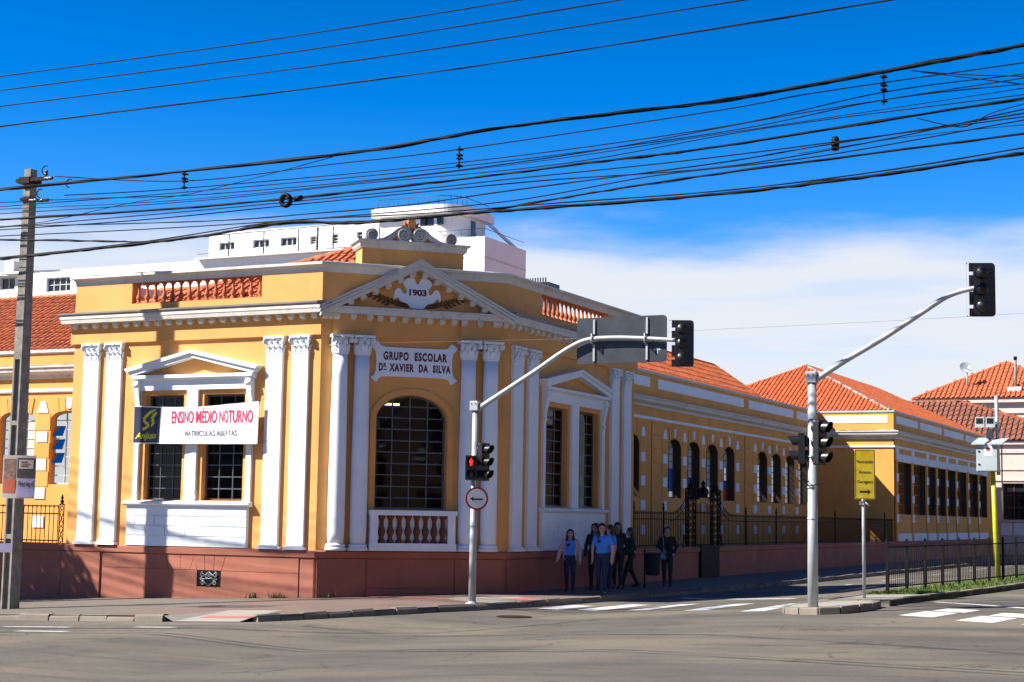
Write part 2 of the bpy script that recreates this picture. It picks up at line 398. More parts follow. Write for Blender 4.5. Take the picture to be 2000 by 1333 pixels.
def mesh_only(mb, name, mats):
    o = mb.build(name, mats); me = o.data; bpy.data.objects.remove(o); return me
def tag(o, label, cat, group=None, kind=None):
    if label: o['label'] = label
    if cat: o['category'] = cat
    if group: o['group'] = group
    if kind: o['kind'] = kind
    return o
def thing(name, loc, label, cat, group=None):
    o = bpy.data.objects.new(name, None); COL.objects.link(o); o.location = loc
    o.empty_display_size = 0.2
    WPOS[o.name] = tuple(loc)
    return tag(o, label, cat, group)
def text_verts(s, width, height, bold=0.0, depth=0.0, shear=0.0, spacing=1.0):
    cu = bpy.data.curves.new('t', 'FONT'); cu.body = s; cu.align_x = 'LEFT'; cu.offset = bold; cu.resolution_u = 4; cu.shear = shear; cu.space_character = spacing
    ob = bpy.data.objects.new('t', cu); COL.objects.link(ob)
    dg = bpy.context.evaluated_depsgraph_get(); dg.update()
    me = ob.evaluated_get(dg).to_mesh()
    vs = [tuple(v.co) for v in me.vertices]; fs = [tuple(p.vertices) for p in me.polygons]
    ob.evaluated_get(dg).to_mesh_clear(); bpy.data.objects.remove(ob); bpy.data.curves.remove(cu)
    x0 = min(v[0] for v in vs); x1 = max(v[0] for v in vs); y0 = min(v[1] for v in vs); y1 = max(v[1] for v in vs)
    kx = width/(x1-x0); ky = (height/(y1-y0)) if height else kx
    return [((v[0]-x0)*kx, (v[1]-y0)*ky) for v in vs], fs
def text_on(F, s, z, o, string, width, height, mat, parent, name='lettering', bold=0.0, warp=None, shear=0.0, thick=0.0, flip=False, spacing=1.0):
    vs, fs = text_verts(string, width, height, bold, 0, shear, spacing)
    mb = MB(); q = [(s+a, z+b2) for a, b2 in vs]
    front = [F.p(a, (warp(a, b2) if warp else 0)+o, b2) for a, b2 in q]
    mb.add(front, [tuple(reversed(f)) if flip else f for f in fs])
    return mb.build(name, mat, parent)
def wall_open(F, s0, s1, z0, z1, ops, depth, m=0, mr=0, z0f=None):
    mb = MB(); S = sorted({s0, s1, *[x for op in ops for x in op[:2]]}); Z = sorted({z0, z1, *[x for op in ops for x in (op[2], op[3]-op[4], op[3])]})
    for i in range(len(S)-1):
        for j in range(len(Z)-1):
            cs, cz = (S[i]+S[i+1])/2, (Z[j]+Z[j+1])/2
            if any(op[0] < cs < op[1] and op[2] < cz < op[3] for op in ops): continue
            mb.add([F.p(S[i],0,Z[j]),F.p(S[i+1],0,Z[j]),F.p(S[i+1],0,Z[j+1]),F.p(S[i],0,Z[j+1])], [(0,1,2,3)], m)
    for a, b2, za, zb, rise in ops:
        zs = zb - rise; top = []
        if rise > 0:
            N = 14; cx, hw = (a+b2)/2, (b2-a)/2
            for k in range(N+1):
                t = math.pi*(1-k/N); top.append((cx+hw*math.cos(t), zs+rise*math.sin(t)))
            for k in range(N):
                (p, q), (p2, q2) = top[k], top[k+1]
                mb.add([F.p(p,0,q),F.p(p2,0,q2),F.p(p2,0,zb),F.p(p,0,zb)], [(0,1,2,3)], m)
        else: top = [(a, zb), (b2, zb)]
        loop = [(a, za)] + ([(a, zs)] if rise == 0 and False else []) + top + [(b2, za)]
        n = len(loop)
        for k in range(n):
            (p, q), (p2, q2) = loop[k], loop[(k+1) % n]
            mb.add([F.p(p,0,q),F.p(p2,0,q2),F.p(p2,-depth,q2),F.p(p,-depth,q)], [(3,2,1,0)], mr)
    return mb
PANE_ODD = random.Random(3)
def window(F, s0, s1, z0, z1, o, cols, rows, parent, rise=0.0, mat='window_bar', bar=0.028, fr=0.05, panemats=None, name='window', tilt=0.006, colfr=None):
    """frame with glazing bars; every pane of glass its own mesh under it"""
    cx, hw, zs = (s0+s1)/2, (s1-s0)/2, z1-rise
    def topz(s):
        if rise <= 0: return z1
        t = max(0.0, 1-((s-cx)/hw)**2); return zs + rise*math.sqrt(t)
    mb = MB()
    mb.fbox(F, s0, s0+fr, o-.03, o+.03, z0, topz(s0+fr*0.5) if rise else z1)
    mb.fbox(F, s1-fr, s1, o-.03, o+.03, z0, topz(s1-fr*0.5) if rise else z1)
    mb.fbox(F, s0+fr, s1-fr, o-.028, o+.028, z0, z0+fr)
    if rise:
        N = 14; pts = [(cx+hw*math.cos(math.pi*(1-k/N)), zs+rise*math.sin(math.pi*(1-k/N))) for k in range(N+1)]
        for k in range(N):
            (a, b2), (c2, d2) = pts[k], pts[k+1]
            ia, ib = cx+(a-cx)*(1-fr/hw), zs+(b2-zs)*(1-fr/rise)
            ic, id_ = cx+(c2-cx)*(1-fr/hw), zs+(d2-zs)*(1-fr/rise)
            mb.prism(F, [(ia,ib),(ic,id_),(c2,d2),(a,b2)], o-.026, o+.026)
    else: mb.fbox(F, s0+fr, s1-fr, o-.028, o+.028, z1-fr, z1)
    cs = [s0 + (s1-s0)*i/cols for i in range(cols+1)] if colfr is None else [s0+(s1-s0)*x for x in colfr]
    zr = [z0 + (z1-z0)*j/rows for j in range(rows+1)]
    for s in cs[1:-1]: mb.fbox(F, s-bar/2, s+bar/2, o-.022, o+.022, z0+fr, topz(s)-fr*0.5)
    for z in zr[1:-1]:
        a, b2 = s0+fr*.5, s1-fr*.5
        if rise and z > zs:
            k = hw*math.sqrt(max(0, 1-((z-zs)/rise)**2)); a, b2 = cx-k, cx+k
        mb.fbox(F, a, b2, o-.018, o+.018, z-bar/2, z+bar/2)
    w = mb.build(name, mat, parent)
    for i in range(len(cs)-1):
        for j in range(rows):
            a, b2, c2, d2 = cs[i]+bar*.4, cs[i+1]-bar*.4, zr[j]+bar*.4, zr[j+1]-bar*.4
            pm = 'pane'
            if panemats: pm = panemats(i, j) or 'pane'
            tx, tz = PANE_ODD.uniform(-tilt, tilt), PANE_ODD.uniform(-tilt, tilt)
            mbp = MB(); N = 1 if not rise or d2 < zs else 6
            lo = []; hi = []
            for k in range(N+1):
                s = a+(b2-a)*k/N; t = min(d2, topz(s)-fr*0.6)
                if t > c2+.01: lo.append((s, c2)); hi.append((s, t))
            if len(lo) < 2: continue
            poly = lo + hi[::-1]; mc, mz = (a+b2)/2, (c2+d2)/2
            vs = [F.p(s, o + tx*(s-mc) + tz*(z-mz)*1.2, z) for s, z in poly]
            mbp.add(vs, [tuple(range(len(poly)))])
            mbp.build('pane', pm, w)
    return w
def lerp(a, b2, t): return a+(b2-a)*t
# ================================================================ ground, road, pavement
def sheet(name, xs, ys, zf, mat):
    mb = MB(); nx, ny = len(xs), len(ys)
    vs = [(x, y, zf(x, y)) for y in ys for x in xs]
    fs = [(j*nx+i, j*nx+i+1, (j+1)*nx+i+1, (j+1)*nx+i) for j in range(ny-1) for i in range(nx-1)]
    mb.add(vs, fs); return mb.build(name, mat)
road = sheet('road', [-2500, -400, -60, -30, -18.1, -14.3, -8.4, 12, 400, 2500], [-1200, -20, 10, AY, 80, 400, 3500], rz_, 'asphalt')
tag(road, None, None, kind='structure')
KERB = [(-62, 26.35), (-25, 26.35), (-22.6, 26.3), (-20.4, 26.2), (-20.2, 28.1), (-18.9, 28.1), (-18.25, 26.3), (-17.85, 27.3), (-17.5, 28.5), (-17.1, 29.6), (-16.75, 30.8), (-16.4, 31.75),
        (-16.0, 33.189), (-15.8, 35), (-15.5, 39), (-15.2, 48), (-15.1, 60), (-15.0, 110)]
fi = 12
def flatpoly(mb, poly, zf):
    mb.add([(x, y, zf(x, y)) for x, y in poly], [tuple(range(len(poly)))])
mb = MB()
flatpoly(mb, [(x, y) for x, y in KERB[:7]] + [(-18.1, 26.64), (-18.1, AY), (-62, AY)], gz)
flatpoly(mb, [(-18.1, 26.64)] + KERB[7:fi+1] + [(-18.1, AY)], gz)
flatpoly(mb, [(AX, AY), (-18.1, AY), (-18.1, 36.6)], gz)
flatpoly(mb, [(-18.1, AY), KERB[fi]] + KERB[fi+1:] + [(-18.1, 110)], gz)
pave = mb.build('pavement', 'pavement'); tag(pave, None, None, kind='structure')
# kerb stones, one by one, uneven
kr = random.Random(5)
def lerp_(a, b2, t): return a+(b2-a)*t
acc = []
for i in range(len(KERB)-1):
    a, b2 = Vector(KERB[i]), Vector(KERB[i+1]); L = (b2-a).length; n = max(1, round(L/(0.9 if L > 4 else 0.7)))
    if i == 0: a = Vector((-40, 26.35)); L = (b2-a).length; n = 15
    for k in range(n): acc.append((a.lerp(b2, k/n), a.lerp(b2, (k+1)/n)))
for a, b2 in acc:
    drop = 0.0
    if a.y > 26.25 and b2.y > 26.25 and -20.45 < a.x < -18.2 and a.y > b2.y-3 and (-20.45 < b2.x < -18.2): continue
    if -20.45 <= a.x <= -18.3 and a.y < 28.2 and b2.x < -18.2: continue
    d = (b2-a).normalized(); nn = Vector((d.y, -d.x)); g = 0.012
    h = 0.012 + kr.uniform(-0.02, 0.02) - drop; w = 0.02 + kr.uniform(-0.025, 0.025); rr = 0.03 + kr.uniform(0, .03)
    mb = MB(); vs = []
    for t, e in ((0, g), (1, -g)):
        p = a.lerp(b2, t) + d*e
        z = gz(p.x, p.y); jit = kr.uniform(-.014, .014)
        for o, dz in ((-0.16, h-.006), (w-rr, h+jit), (w-.004, h-rr+jit), (w+.008, -RISE-.03), (-0.16, -RISE-.03)):
            q = p + nn*o; vs.append((q.x, q.y, z+dz))
    mb.add(vs, [(0,5,6,1),(1,6,7,2),(2,7,8,3),(4,3,8,9),(0,1,2,3,4),(9,8,7,6,5),(0,4,9,5)])
    mb.build('kerb_stone', 'kerb', pave)
def patch(name, poly, mat, parent, lift, zf):
    mb = MB()
    if len(poly) == 4:
        nu, nv = 4, 12; vs = []
        for j in range(nv+1):
            for i in range(nu+1):
                u, v = i/nu, j/nv
                x = (1-u)*(1-v)*poly[0][0]+u*(1-v)*poly[1][0]+u*v*poly[2][0]+(1-u)*v*poly[3][0]
                y = (1-u)*(1-v)*poly[0][1]+u*(1-v)*poly[1][1]+u*v*poly[2][1]+(1-u)*v*poly[3][1]
                vs.append((x, y, zf(x, y)+lift))
        mb.add(vs, [(j*(nu+1)+i, j*(nu+1)+i+1, (j+1)*(nu+1)+i+1, (j+1)*(nu+1)+i) for j in range(nv) for i in range(nu)])
    else: flatpoly(mb, poly, lambda x, y: zf(x, y)+lift)
    return mb.build(name, mat, parent)
rp_ = MB()
zb_ = lambda x, y: gz(x, y)+.003
fr_ = lambda x, y: rz_(x, y)+.012
A1, A2, A3, A4 = (-20.4,26.2), (-20.2,28.1), (-18.9,28.1), (-18.25,26.3); B1, B2 = (-20.15,26.17), (-18.6,26.22)
for poly, zz in (((B1,B2,A3,A2),(0,0,1,1)), ((A1,B1,A2),(1,0,1)), ((B2,A4,A3),(0,1,1))):
    rp_.add([(p[0],p[1],(zb_ if k else fr_)(*p)) for p, k in zip(poly,zz)], [tuple(range(len(poly)))])
rp_.build('ramp_slab', 'ramp_concrete', pave)
tq = MB(); tq.add([(x,y,lerp_(fr_(x,26.2),zb_(x,28.1),(y-26.2)/1.9)+.006) for x, y in ((-19.95,26.75),(-18.75,26.8),(-18.8,27.15),(-19.98,27.1))], [(0,1,2,3)]); tq.build('tactile_strip', 'tactile', pave)
patch('ramp_slab', [(-18.2, 33.9), (-17.6, 32.9), (-16.3, 32.5), (-16.14, 33.1), (-16.1, 34.5), (-17.0, 35.2)], 'ramp_concrete', pave, 0.004, lambda x, y: gz(x,y)+(.0 if y < AY else 0))
patch('tactile_strip', [(-20.9, 34.1), (-17.7, 32.85), (-17.5, 33.05), (-20.6, 34.25)], 'tactile', pave, 0.008, gz)
patch('tactile_strip', [(-17.0, 32.25), (-16.5, 32.2), (-16.4, 32.45), (-17.0, 32.5)], 'tactile', pave, 0.008, gz)
patch('tactile_strip', [(-16.9, 34.0), (-16.1, 33.9), (-16.0, 34.7), (-16.6, 34.9)], 'tactile', pave, 0.010, gz)
# painted markings
for x0, y0 in ((-15.35, 33.3), (-14.5, 33.5), (-13.15, 33.1), (-11.5, 32.25), (-9.95, 31.2)):
    h_ = 1.9 if x0 < -15 else 3.2
    patch('crosswalk_stripe', [(x0-.24, y0), (x0+.26, y0), (x0+.33, y0+h_), (x0-.17, y0+h_)], 'road_paint', road, 0.004, rz_)
patch('stop_line', [(-14.9, 40.4), (-11.2, 37.9), (-11.0, 38.2), (-14.8, 40.8)], 'road_paint', road, 0.004, rz_)
for x0, y0 in ((-6.35, 29.3), (-5.1, 27.9), (-3.9, 27.0)):
    patch('crosswalk_stripe', [(x0-.28, y0), (x0+.42, y0-.55), (x0+.62, y0+.75), (x0-.08, y0+1.3)], 'road_paint', road, 0.004, rz_)
    patch('crosswalk_stripe', [(x0+.02, y0+1.4), (x0+.72, y0+.85), (x0+.84, y0+1.7), (x0+.14, y0+2.25)], 'road_paint', road, 0.004, rz_)
patch('lane_line', [(-7.0, 34.0), (-3.0, 29.5), (-2.85, 29.62), (-6.9, 34.15)], 'road_paint', road, 0.004, rz_)
for y0 in (48, 56, 64, 72, 80):
    patch('lane_line', [(-13.3, y0), (-13.16, y0), (-13.16, y0+4), (-13.3, y0+4)], 'road_paint', road, 0.004, rz_)
for x0, y0, w, h in ((-22.9, 24.4, 1.6, .13), (-21.6, 23.3, 1.2, .16), (-19.9, 24.6, .9, .14), (-26.2, 24.2, 2.2, .13)):
    patch('worn_marking', [(x0, y0), (x0+w, y0-.02), (x0+w+.1, y0+h), (x0+.1, y0+h)], 'road_paint', road, 0.004, rz_)
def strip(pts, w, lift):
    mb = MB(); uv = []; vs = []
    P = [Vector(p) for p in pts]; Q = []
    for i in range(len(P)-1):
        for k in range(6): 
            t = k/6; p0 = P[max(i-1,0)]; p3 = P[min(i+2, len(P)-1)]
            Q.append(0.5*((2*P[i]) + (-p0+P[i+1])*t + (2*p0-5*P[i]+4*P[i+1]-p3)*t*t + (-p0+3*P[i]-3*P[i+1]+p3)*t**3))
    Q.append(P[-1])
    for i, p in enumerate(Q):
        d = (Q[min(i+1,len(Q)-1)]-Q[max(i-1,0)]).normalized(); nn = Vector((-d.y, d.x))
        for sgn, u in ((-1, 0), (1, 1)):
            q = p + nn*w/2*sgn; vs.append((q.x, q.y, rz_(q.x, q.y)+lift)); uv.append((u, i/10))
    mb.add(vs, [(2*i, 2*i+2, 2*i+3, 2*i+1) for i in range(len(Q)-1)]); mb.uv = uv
    return mb.build('dark_strip', 'dark_strip', road)
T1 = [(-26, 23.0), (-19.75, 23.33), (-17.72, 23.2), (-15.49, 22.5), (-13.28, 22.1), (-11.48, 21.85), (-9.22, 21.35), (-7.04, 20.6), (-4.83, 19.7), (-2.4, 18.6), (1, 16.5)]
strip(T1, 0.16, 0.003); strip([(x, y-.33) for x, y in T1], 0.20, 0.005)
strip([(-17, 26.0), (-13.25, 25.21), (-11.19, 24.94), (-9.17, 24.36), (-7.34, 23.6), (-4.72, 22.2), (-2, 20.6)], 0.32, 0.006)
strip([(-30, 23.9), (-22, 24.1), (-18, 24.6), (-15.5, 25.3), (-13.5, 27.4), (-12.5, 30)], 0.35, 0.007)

def cover(x, y, r, zf, par, label):
    z = zf(x, y); mb = MB(); n = 20
    mb.add([(x+r*math.cos(2*math.pi*k/n), y+r*math.sin(2*math.pi*k/n), zf(x+r*math.cos(2*math.pi*k/n), y+r*math.sin(2*math.pi*k/n))+.008) for k in range(n)], [tuple(range(n))])
    return mb.build('manhole_cover', 'iron_rust', par)
cover(-14.9, 30.7, .38, rz_, road, ''); cover(-21.6, 29.4, .30, gz, pave, '')
plain('asphalt_patch', (0.052, 0.050, 0.048), 0.9, 0, 0.3, 14)
patch('asphalt_patch', [(-22.8, 29.2), (-20.5, 29.0), (-20.0, 29.9), (-22.3, 30.1)], 'asphalt_patch', pave, 0.003, gz)

# ================================================================ the school
SCH = thing('school_building', (AX, AY, gz(AX, AY)), 'ochre neoclassical school with white columns, terracotta plinth and orange tiled roofs on the corner', 'building')
Lp, Ap, Bp, Rp, Qp = (LX, AY), (AX, AY), (BX, BY), (BX, RY), (LX, RY)
POLY = [Lp, Ap, Bp, Rp, Qp]
CL = CW*math.sqrt(2)              # length of the cut-off corner front
sL = LX-AX                        # s of the left end on FL (negative)
sR = RY-BY
# plinth
MB().sweep(POLY, [(-.3,-1.6),(.05,-1.6),(.05,.79),(-.3,.79)][::-1], True).build('plinth', 'plinth', SCH)
MB().sweep(POLY, [(.051,.60),(.10,.625),(.105,.765),(.051,.795),(-.25,.80)][::-1], True).build('plinth_cap', 'plinth', SCH)
pl = bpy.data.objects['plinth']
def pblock(F, poly, o1): MB().prism(F, poly, .045, o1).build('plinth_block', 'plinth', pl)
def rect(a, b2, c2, d2): return [(a,c2),(b2,c2),(b2,d2),(a,d2)]
pblock(FL, rect(-7.72, -6.45, -1.5, .598), .092)
g = .012
pblock(FL, rect(-6.36, -3.40, -1.5, .24-g), .072)                 # around the grille
pblock(FL, rect(-2.67, -.42, -1.5, .24-g), .072)
pblock(FL, rect(-3.40+.001, -2.67-.001, -1.5, -.17), .072)
for a, b2 in ((-6.36, -4.32), (-4.32, -3.92)): pblock(FL, rect(a+g/2, b2-g/2, .24, .598), .072)
pblock(FL, [(-3.914,.24),(-3.63,.24),(-3.50,.598),(-3.914,.598)], .072)
vx = [-3.40, -3.16, -2.90, -2.67]; vt = [-3.50, -3.18, -2.88, -2.55]
pblock(FL, [(-3.62,.24),(-3.41,.24),(-3.44-.05,.598)], .0722)
for i in range(3): pblock(FL, [(vx[i]+g/2,.24),(vx[i+1]-g/2,.24),(vt[i+1]-g/2,.598),(vt[i]+g/2,.598)], .0724)
pblock(FL, [(-2.66,.24),(-.42,.24),(-.42,.598),(-2.54,.598)], .072)
pblock(FL, rect(-.36, -.0, -1.5, .598), .062)
pblock(FC, rect(.03, 1.22, -1.5, .598), .085); pblock(FC, rect(3.48, 4.68, -1.5, .598), .085)
pblock(FC, rect(1.26, 3.44, -.1, .598), .062)
pblock(FC, rect(1.235, 3.465, -1.5, -.11), .10)
pblock(FR, rect(.1, 2.0, -1.5, .598), .085); pblock(FR, rect(6.6, 8.7, -1.5, .598), .085)
pblock(FR, rect(2.05, 6.55, -.05, .598), .065)
# cellar grille with scrolls
mbg = MB().fbox(FL, -3.40, -2.67, .052, .058, -.165, .228); mbg.build('cellar_opening', 'iron', pl)
gw = MB()
def scroll_curve(F, cs, cz, r, turns, o, a0=0, sgn=1, rad=.012):
    pts = []
    for k in range(int(20*turns)+1):
        t = k/20; rr = r*(1-t/turns*.85); a = a0 + sgn*t*2*math.pi
        pts.append(F.p(cs+rr*math.cos(a), o, cz+rr*math.sin(a)))
    return pts, rad
for cs, cz, sg in ((-3.22,.13,1),(-3.22,-.06,-1),(-2.85,.13,-1),(-2.85,-.06,1),(-3.1,.1,-1),(-2.97,.1,1)):
    pts, rad = scroll_curve(FL, cs, cz, .07, 1.4, .075, math.pi/2, sg, .009); gw.tube(pts, rad, 5)
for a, b2 in (((-3.3,.03),(-3.035,.2)),((-3.035,.2),(-2.77,.03)),((-2.77,.03),(-3.035,-.14)),((-3.035,-.14),(-3.3,.03)),((-3.3,.03),(-2.77,.03))):
    gw.tube([FL.p(a[0],.075,a[1]), FL.p(b2[0],.075,b2[1])], .009, 5)
gw.build('cellar_grille', 'galvanized', pl)

def poly_pt0(F, s): p = F.p(s,0,0); return (p[0], p[1])
# ---- pavilion walls with openings
LW = [(-5.22,-4.04,1.95,4.60,0), (-3.42,-2.18,1.95,4.60,0)]
CWN = [(1.42,3.22,1.80,4.60,.60)]
RW = [(2.38,3.88,1.95,4.60,0), (4.62,6.02,1.95,4.60,0)]
wall_open(FL, sL, 0, .78, 6.9, LW, .30).build('wall', 'yellow', SCH)
wall_open(FC, 0, CL, .78, 6.9, CWN, .32).build('wall', 'yellow', SCH)
wall_open(FR, 0, sR, .78, 6.9, RW, .34).build('wall', 'yellow', SCH)
mb = MB(); mb.add([(LX,RY,-1.5),(BX,RY,-1.5),(BX,RY,7.5),(LX,RY,7.5),(LX,AY,-1.5),(LX,AY,7.5)], [(0,1,2,3),(4,0,3,5)]); mb.build('wall', 'yellow', SCH)
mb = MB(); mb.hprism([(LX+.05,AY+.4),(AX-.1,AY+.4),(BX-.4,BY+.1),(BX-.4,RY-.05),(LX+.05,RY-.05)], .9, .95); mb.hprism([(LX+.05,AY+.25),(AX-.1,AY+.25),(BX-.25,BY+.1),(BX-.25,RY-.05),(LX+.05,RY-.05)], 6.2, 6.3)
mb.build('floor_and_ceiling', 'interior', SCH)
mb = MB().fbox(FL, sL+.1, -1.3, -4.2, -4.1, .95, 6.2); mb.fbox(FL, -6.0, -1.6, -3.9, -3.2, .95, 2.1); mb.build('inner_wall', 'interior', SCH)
# flat bands: architrave, frieze, bed
MB().sweep(POLY, [(-.1,5.985),(.075,5.985),(.075,6.508),(-.1,6.508)][::-1], True).build('frieze', 'yellow', SCH)
for F, a, b2 in ((FC,.25,1.23),(FC,3.49,4.47)): MB().fbox(F, a, b2, .07, .16, 5.987, 6.504).build('frieze_block', 'yellow', SCH)
cor = MB().sweep(POLY, [(-.1,6.506),(.10,6.506),(.265,6.512),(.28,6.60),(.295,6.62),(.295,6.69),(-.1,6.72)][::-1], True).build('cornice', 'cornice_white', SCH)
SIMA = [(-.1,6.70),(.296,6.691),(.33,6.74),(.335,6.775),(-.1,6.86)][::-1]
MB().sweep([(LX,AY+4), Lp, poly_pt0(FL,.06)], SIMA).build('sima', 'sima_dirty', SCH)
MB().sweep([poly_pt0(FR,-.06), Rp, (BX-4,RY)], SIMA).build('sima', 'sima_dirty', SCH)
# modillions under the cornice, one by one
mod = MB()
mod.add([(-.08,.0,0),(.08,0,0),(.08,0,.115),(-.08,0,.115),(-.08,-.17,.03),(.08,-.17,.03),(.08,-.17,.115),(-.08,-.17,.115),(-.06,-.07,-.025),(.06,-.07,-.025)],
        [(3,2,6,7),(4,5,6,7),(8,9,5,4),(0,1,9,8),(0,8,4,7,3),(1,2,6,5,9)])
mod_me = mesh_only(mod, 'modillion', 'cornice_white')
def mods(F, a, b2, pitch, o=.12, z=6.39, parent=cor):
    n = max(1, int((b2-a)/pitch))
    for i in range(n+1): inst('modillion', mod_me, parent, F.p(a+(b2-a)*i/n, o-.045, z), (0,0,F.ang), (.92,.66,1))
mods(FL, sL+.1, -.12, .335); mods(FR, .12, sR-.1, .345)
for a, b2, o in ((.05,.2,.12),(.33,1.15,.16),(1.42,3.32,.12),(3.57,4.39,.16),(4.5,4.67,.12)): mods(FC, a, b2, .31 if b2-a > .5 else .2, o)
# ---- parapet
PAR = [(.015,6.84),(.015,7.54),(-.22,7.54),(-.22,6.84)][::-1]
def poly_pt(F, s): p = F.p(s,0,0); return (p[0], p[1])
par = MB().sweep(POLY, [(.02,6.80),(.02,6.985),(-.23,6.985),(-.23,6.80)][::-1], True).build('parapet_base', 'yellow', SCH)
MB().sweep([poly_pt(FL,-1.77), Ap, Bp, poly_pt(FR,2.08)], PAR).build('parapet', 'yellow', SCH)
MB().sweep([(LX,AY+3), Lp, poly_pt(FL,-5.82)], PAR).build('parapet', 'yellow', SCH)
MB().sweep([poly_pt(FR,6.62), Rp, (BX-3,RY)], PAR).build('parapet', 'yellow', SCH)
MB().sweep(POLY, [(-.24,7.535),(.025,7.535),(.03,7.61),(.05,7.66),(.09,7.695),(.145,7.705),(.145,7.765),(-.05,7.81),(-.25,7.80)][::-1], True).build('coping', 'cornice_white', SCH)
# balusters of the parapet, each its own
bal_prof = [(.075,0),(.075,.045),(.04,.06),(.065,.12),(.076,.165),(.066,.21),(.036,.27),(.03,.37),(.032,.44),(.052,.46),(.04,.48),(.075,.505),(.075,.55)]
bal_me = mesh_only(MB().lathe((0,0,0), bal_prof, 12), 'baluster', 'terracotta')
for F, a, b2, n in ((FL,-5.82,-1.77,15),(FR,2.08,6.62,16)):
    r = MB().fbox(F, a+.001, b2-.001, -.2, .0, 6.98, 7.0); r.fbox(F, a+.001, b2-.001, -.2, 0.0, 7.515, 7.538)
    ba = r.build('balustrade', 'terracotta', SCH)
    for i in range(n): inst('baluster', bal_me, ba, F.p(a+(b2-a)*(i+.5)/n, -.1, 6.985), (0,0,.3*i), (.95,.95,.98))
# ---- capitals: bell, leaves, volutes, abacus
def capital_mesh(w, round_=False):
    mb = MB(); H = .43; hw = w/2
    if round_: mb.lathe((0,0,0), [(hw*.86,-.04),(hw*.95,-.03),(hw*.95,0),(hw*.84,.01),(hw*.86,.2),(hw*1.0,.33),(hw*1.12,.36)], 18)
    else:
        for z0, z1, k0, k1 in ((-.04,0,1.04,1.04),(0,.2,.94,.96),(.2,.36,.96,1.15)):
            y0, y1 = k0*.07, k1*.085
            vs = [(-hw*k0,.05,z0),(hw*k0,.05,z0),(hw*k0,-y0,z0),(-hw*k0,-y0,z0),(-hw*k1,.05,z1),(hw*k1,.05,z1),(hw*k1,-y1,z1),(-hw*k1,-y1,z1)]
            mb.add(vs, [(3,2,6,7),(2,1,5,6),(0,3,7,4),(4,7,6,5),(0,1,2,3)])
    def leaf(cx, cy, ang, zb, h, lw, curl):
        c, s_ = math.cos(ang), math.sin(ang); prof = [(0,0,1.0),(.015,h*.35,1.05),(.022,h*.65,.95),(.03+curl*.4,h*.88,.7),(.05+curl,h*.98,.45),(.05+curl,h*.84,.2)]
        vs = []
        for d, z, k in prof:
            for e in (-1, -.45, 0, .45, 1):
                dd = d + (.014 if e == 0 else (.0 if abs(e) < 1 else .006)); x = e*lw/2*k
                vs.append((cx + x*c + dd*s_, cy + x*s_ - dd*c, zb+z))
        mb.add(vs, [(i*5+j, i*5+j+1, (i+1)*5+j+1, (i+1)*5+j) for i in range(5) for j in range(4)], 0, False)
    if round_:
        for k in range(8):
            a = 2*math.pi*k/8; leaf(hw*.88*math.sin(a), -hw*.88*math.cos(a), a, .0, .19, .17, .015)
        for k in range(8):
            a = 2*math.pi*(k+.5)/8; leaf(hw*.88*math.sin(a), -hw*.88*math.cos(a), a, .08, .23, .15, .02)
        vols = [(sx*hw*1.02, sy*hw*1.02, math.atan2(sx, -sy)) for sx in (-1,1) for sy in (-1,1)]
    else:
        for k in (-1, 0, 1): leaf(k*hw*.64, -.068, 0, 0, .19, w*.33, .015)
        for k in (-.5, .5): leaf(k*hw*.66, -.07, 0, .09, .22, w*.3, .02)
        for sx in (-1, 1): leaf(sx*hw*.97, -.02, sx*math.pi/2, 0, .2, .1, .012)
        vols = [(-hw*1.02, -.09, -.8), (hw*1.02, -.09, .8)]
    for x, y, a in vols:
        pts = []
        for k in range(17):
            t = k/16; rr = .065*(1-.75*t); b2 = math.pi/2 - t*3.2*math.pi
            h = rr*math.cos(b2); pts.append((x + h*math.sin(a), y - h*math.cos(a), .30 + rr*math.sin(b2)))
        mb.tube(pts, [.024]*12+[.02]*5, 6)
    k = 1.24
    if round_: mb.box(-hw*k, hw*k, -hw*k, hw*k, .372, H)
    else: mb.box(-hw*k, hw*k, -.135, .05, .372, H)
    mb.tube([(0, -(hw*1.12 if round_ else .1), .385), (0, -(hw*1.3 if round_ else .155), .40)], .045, 8)
    return mesh_only(mb, 'capital', 'white')
cap_flat = capital_mesh(.48); cap_round = capital_mesh(.42, True); cap_wide = capital_mesh(.56)
def pilaster(F, a, b2, cap):
    mb = MB(); w = b2-a
    mb.fbox(F, a, b2, -.02, .085, .92, 5.54)
    p = mb.build('pilaster', 'white', SCH, F.p((a+b2)/2, 0, .8))
    mbb = MB().fbox(F, a-.065, b2+.065, -.02, .16, .797, .86); mbb.sweep([poly_pt(F,a), poly_pt(F,b2)], [(.0,.861),(.145,.861),(.15,.89),(.11,.905),(.11,.92),(0,.925)][::-1])
    mbb.build('base', 'white', p)
    inst('capital', cap, p, F.p((a+b2)/2, .012, 5.555), (0,0,F.ang))
for a, b2 in ((-7.26,-6.77),(-6.51,-6.03),(-1.53,-1.06),(-.78,-.31)): pilaster(FL, a, b2, cap_flat)
for a, b2 in ((.36,.92),(1.26,1.82),(6.82,7.38),(7.76,8.32)): pilaster(FR, a, b2, cap_wide)
for s in (.455, 1.0, 3.72, 4.30):
    c = FC.p(s, .12, 0); mb = MB()
    mb.lathe((c[0],c[1],0), [(.195,.96),(.205,1.2),(.207,2.6),(.20,3.8),(.185,5.0),(.178,5.54)], 28)
    p = mb.build('column', 'white', SCH, (c[0],c[1],.8))
    MB().lathe((c[0],c[1],0), [(.25,.797),(.262,.83),(.25,.87),(.222,.885),(.222,.90),(.238,.915),(.235,.94),(.20,.962)], 28).build('base', 'white', p)
    inst('capital', cap_round, p, (c[0],c[1],5.555), (0,0,FC.ang))
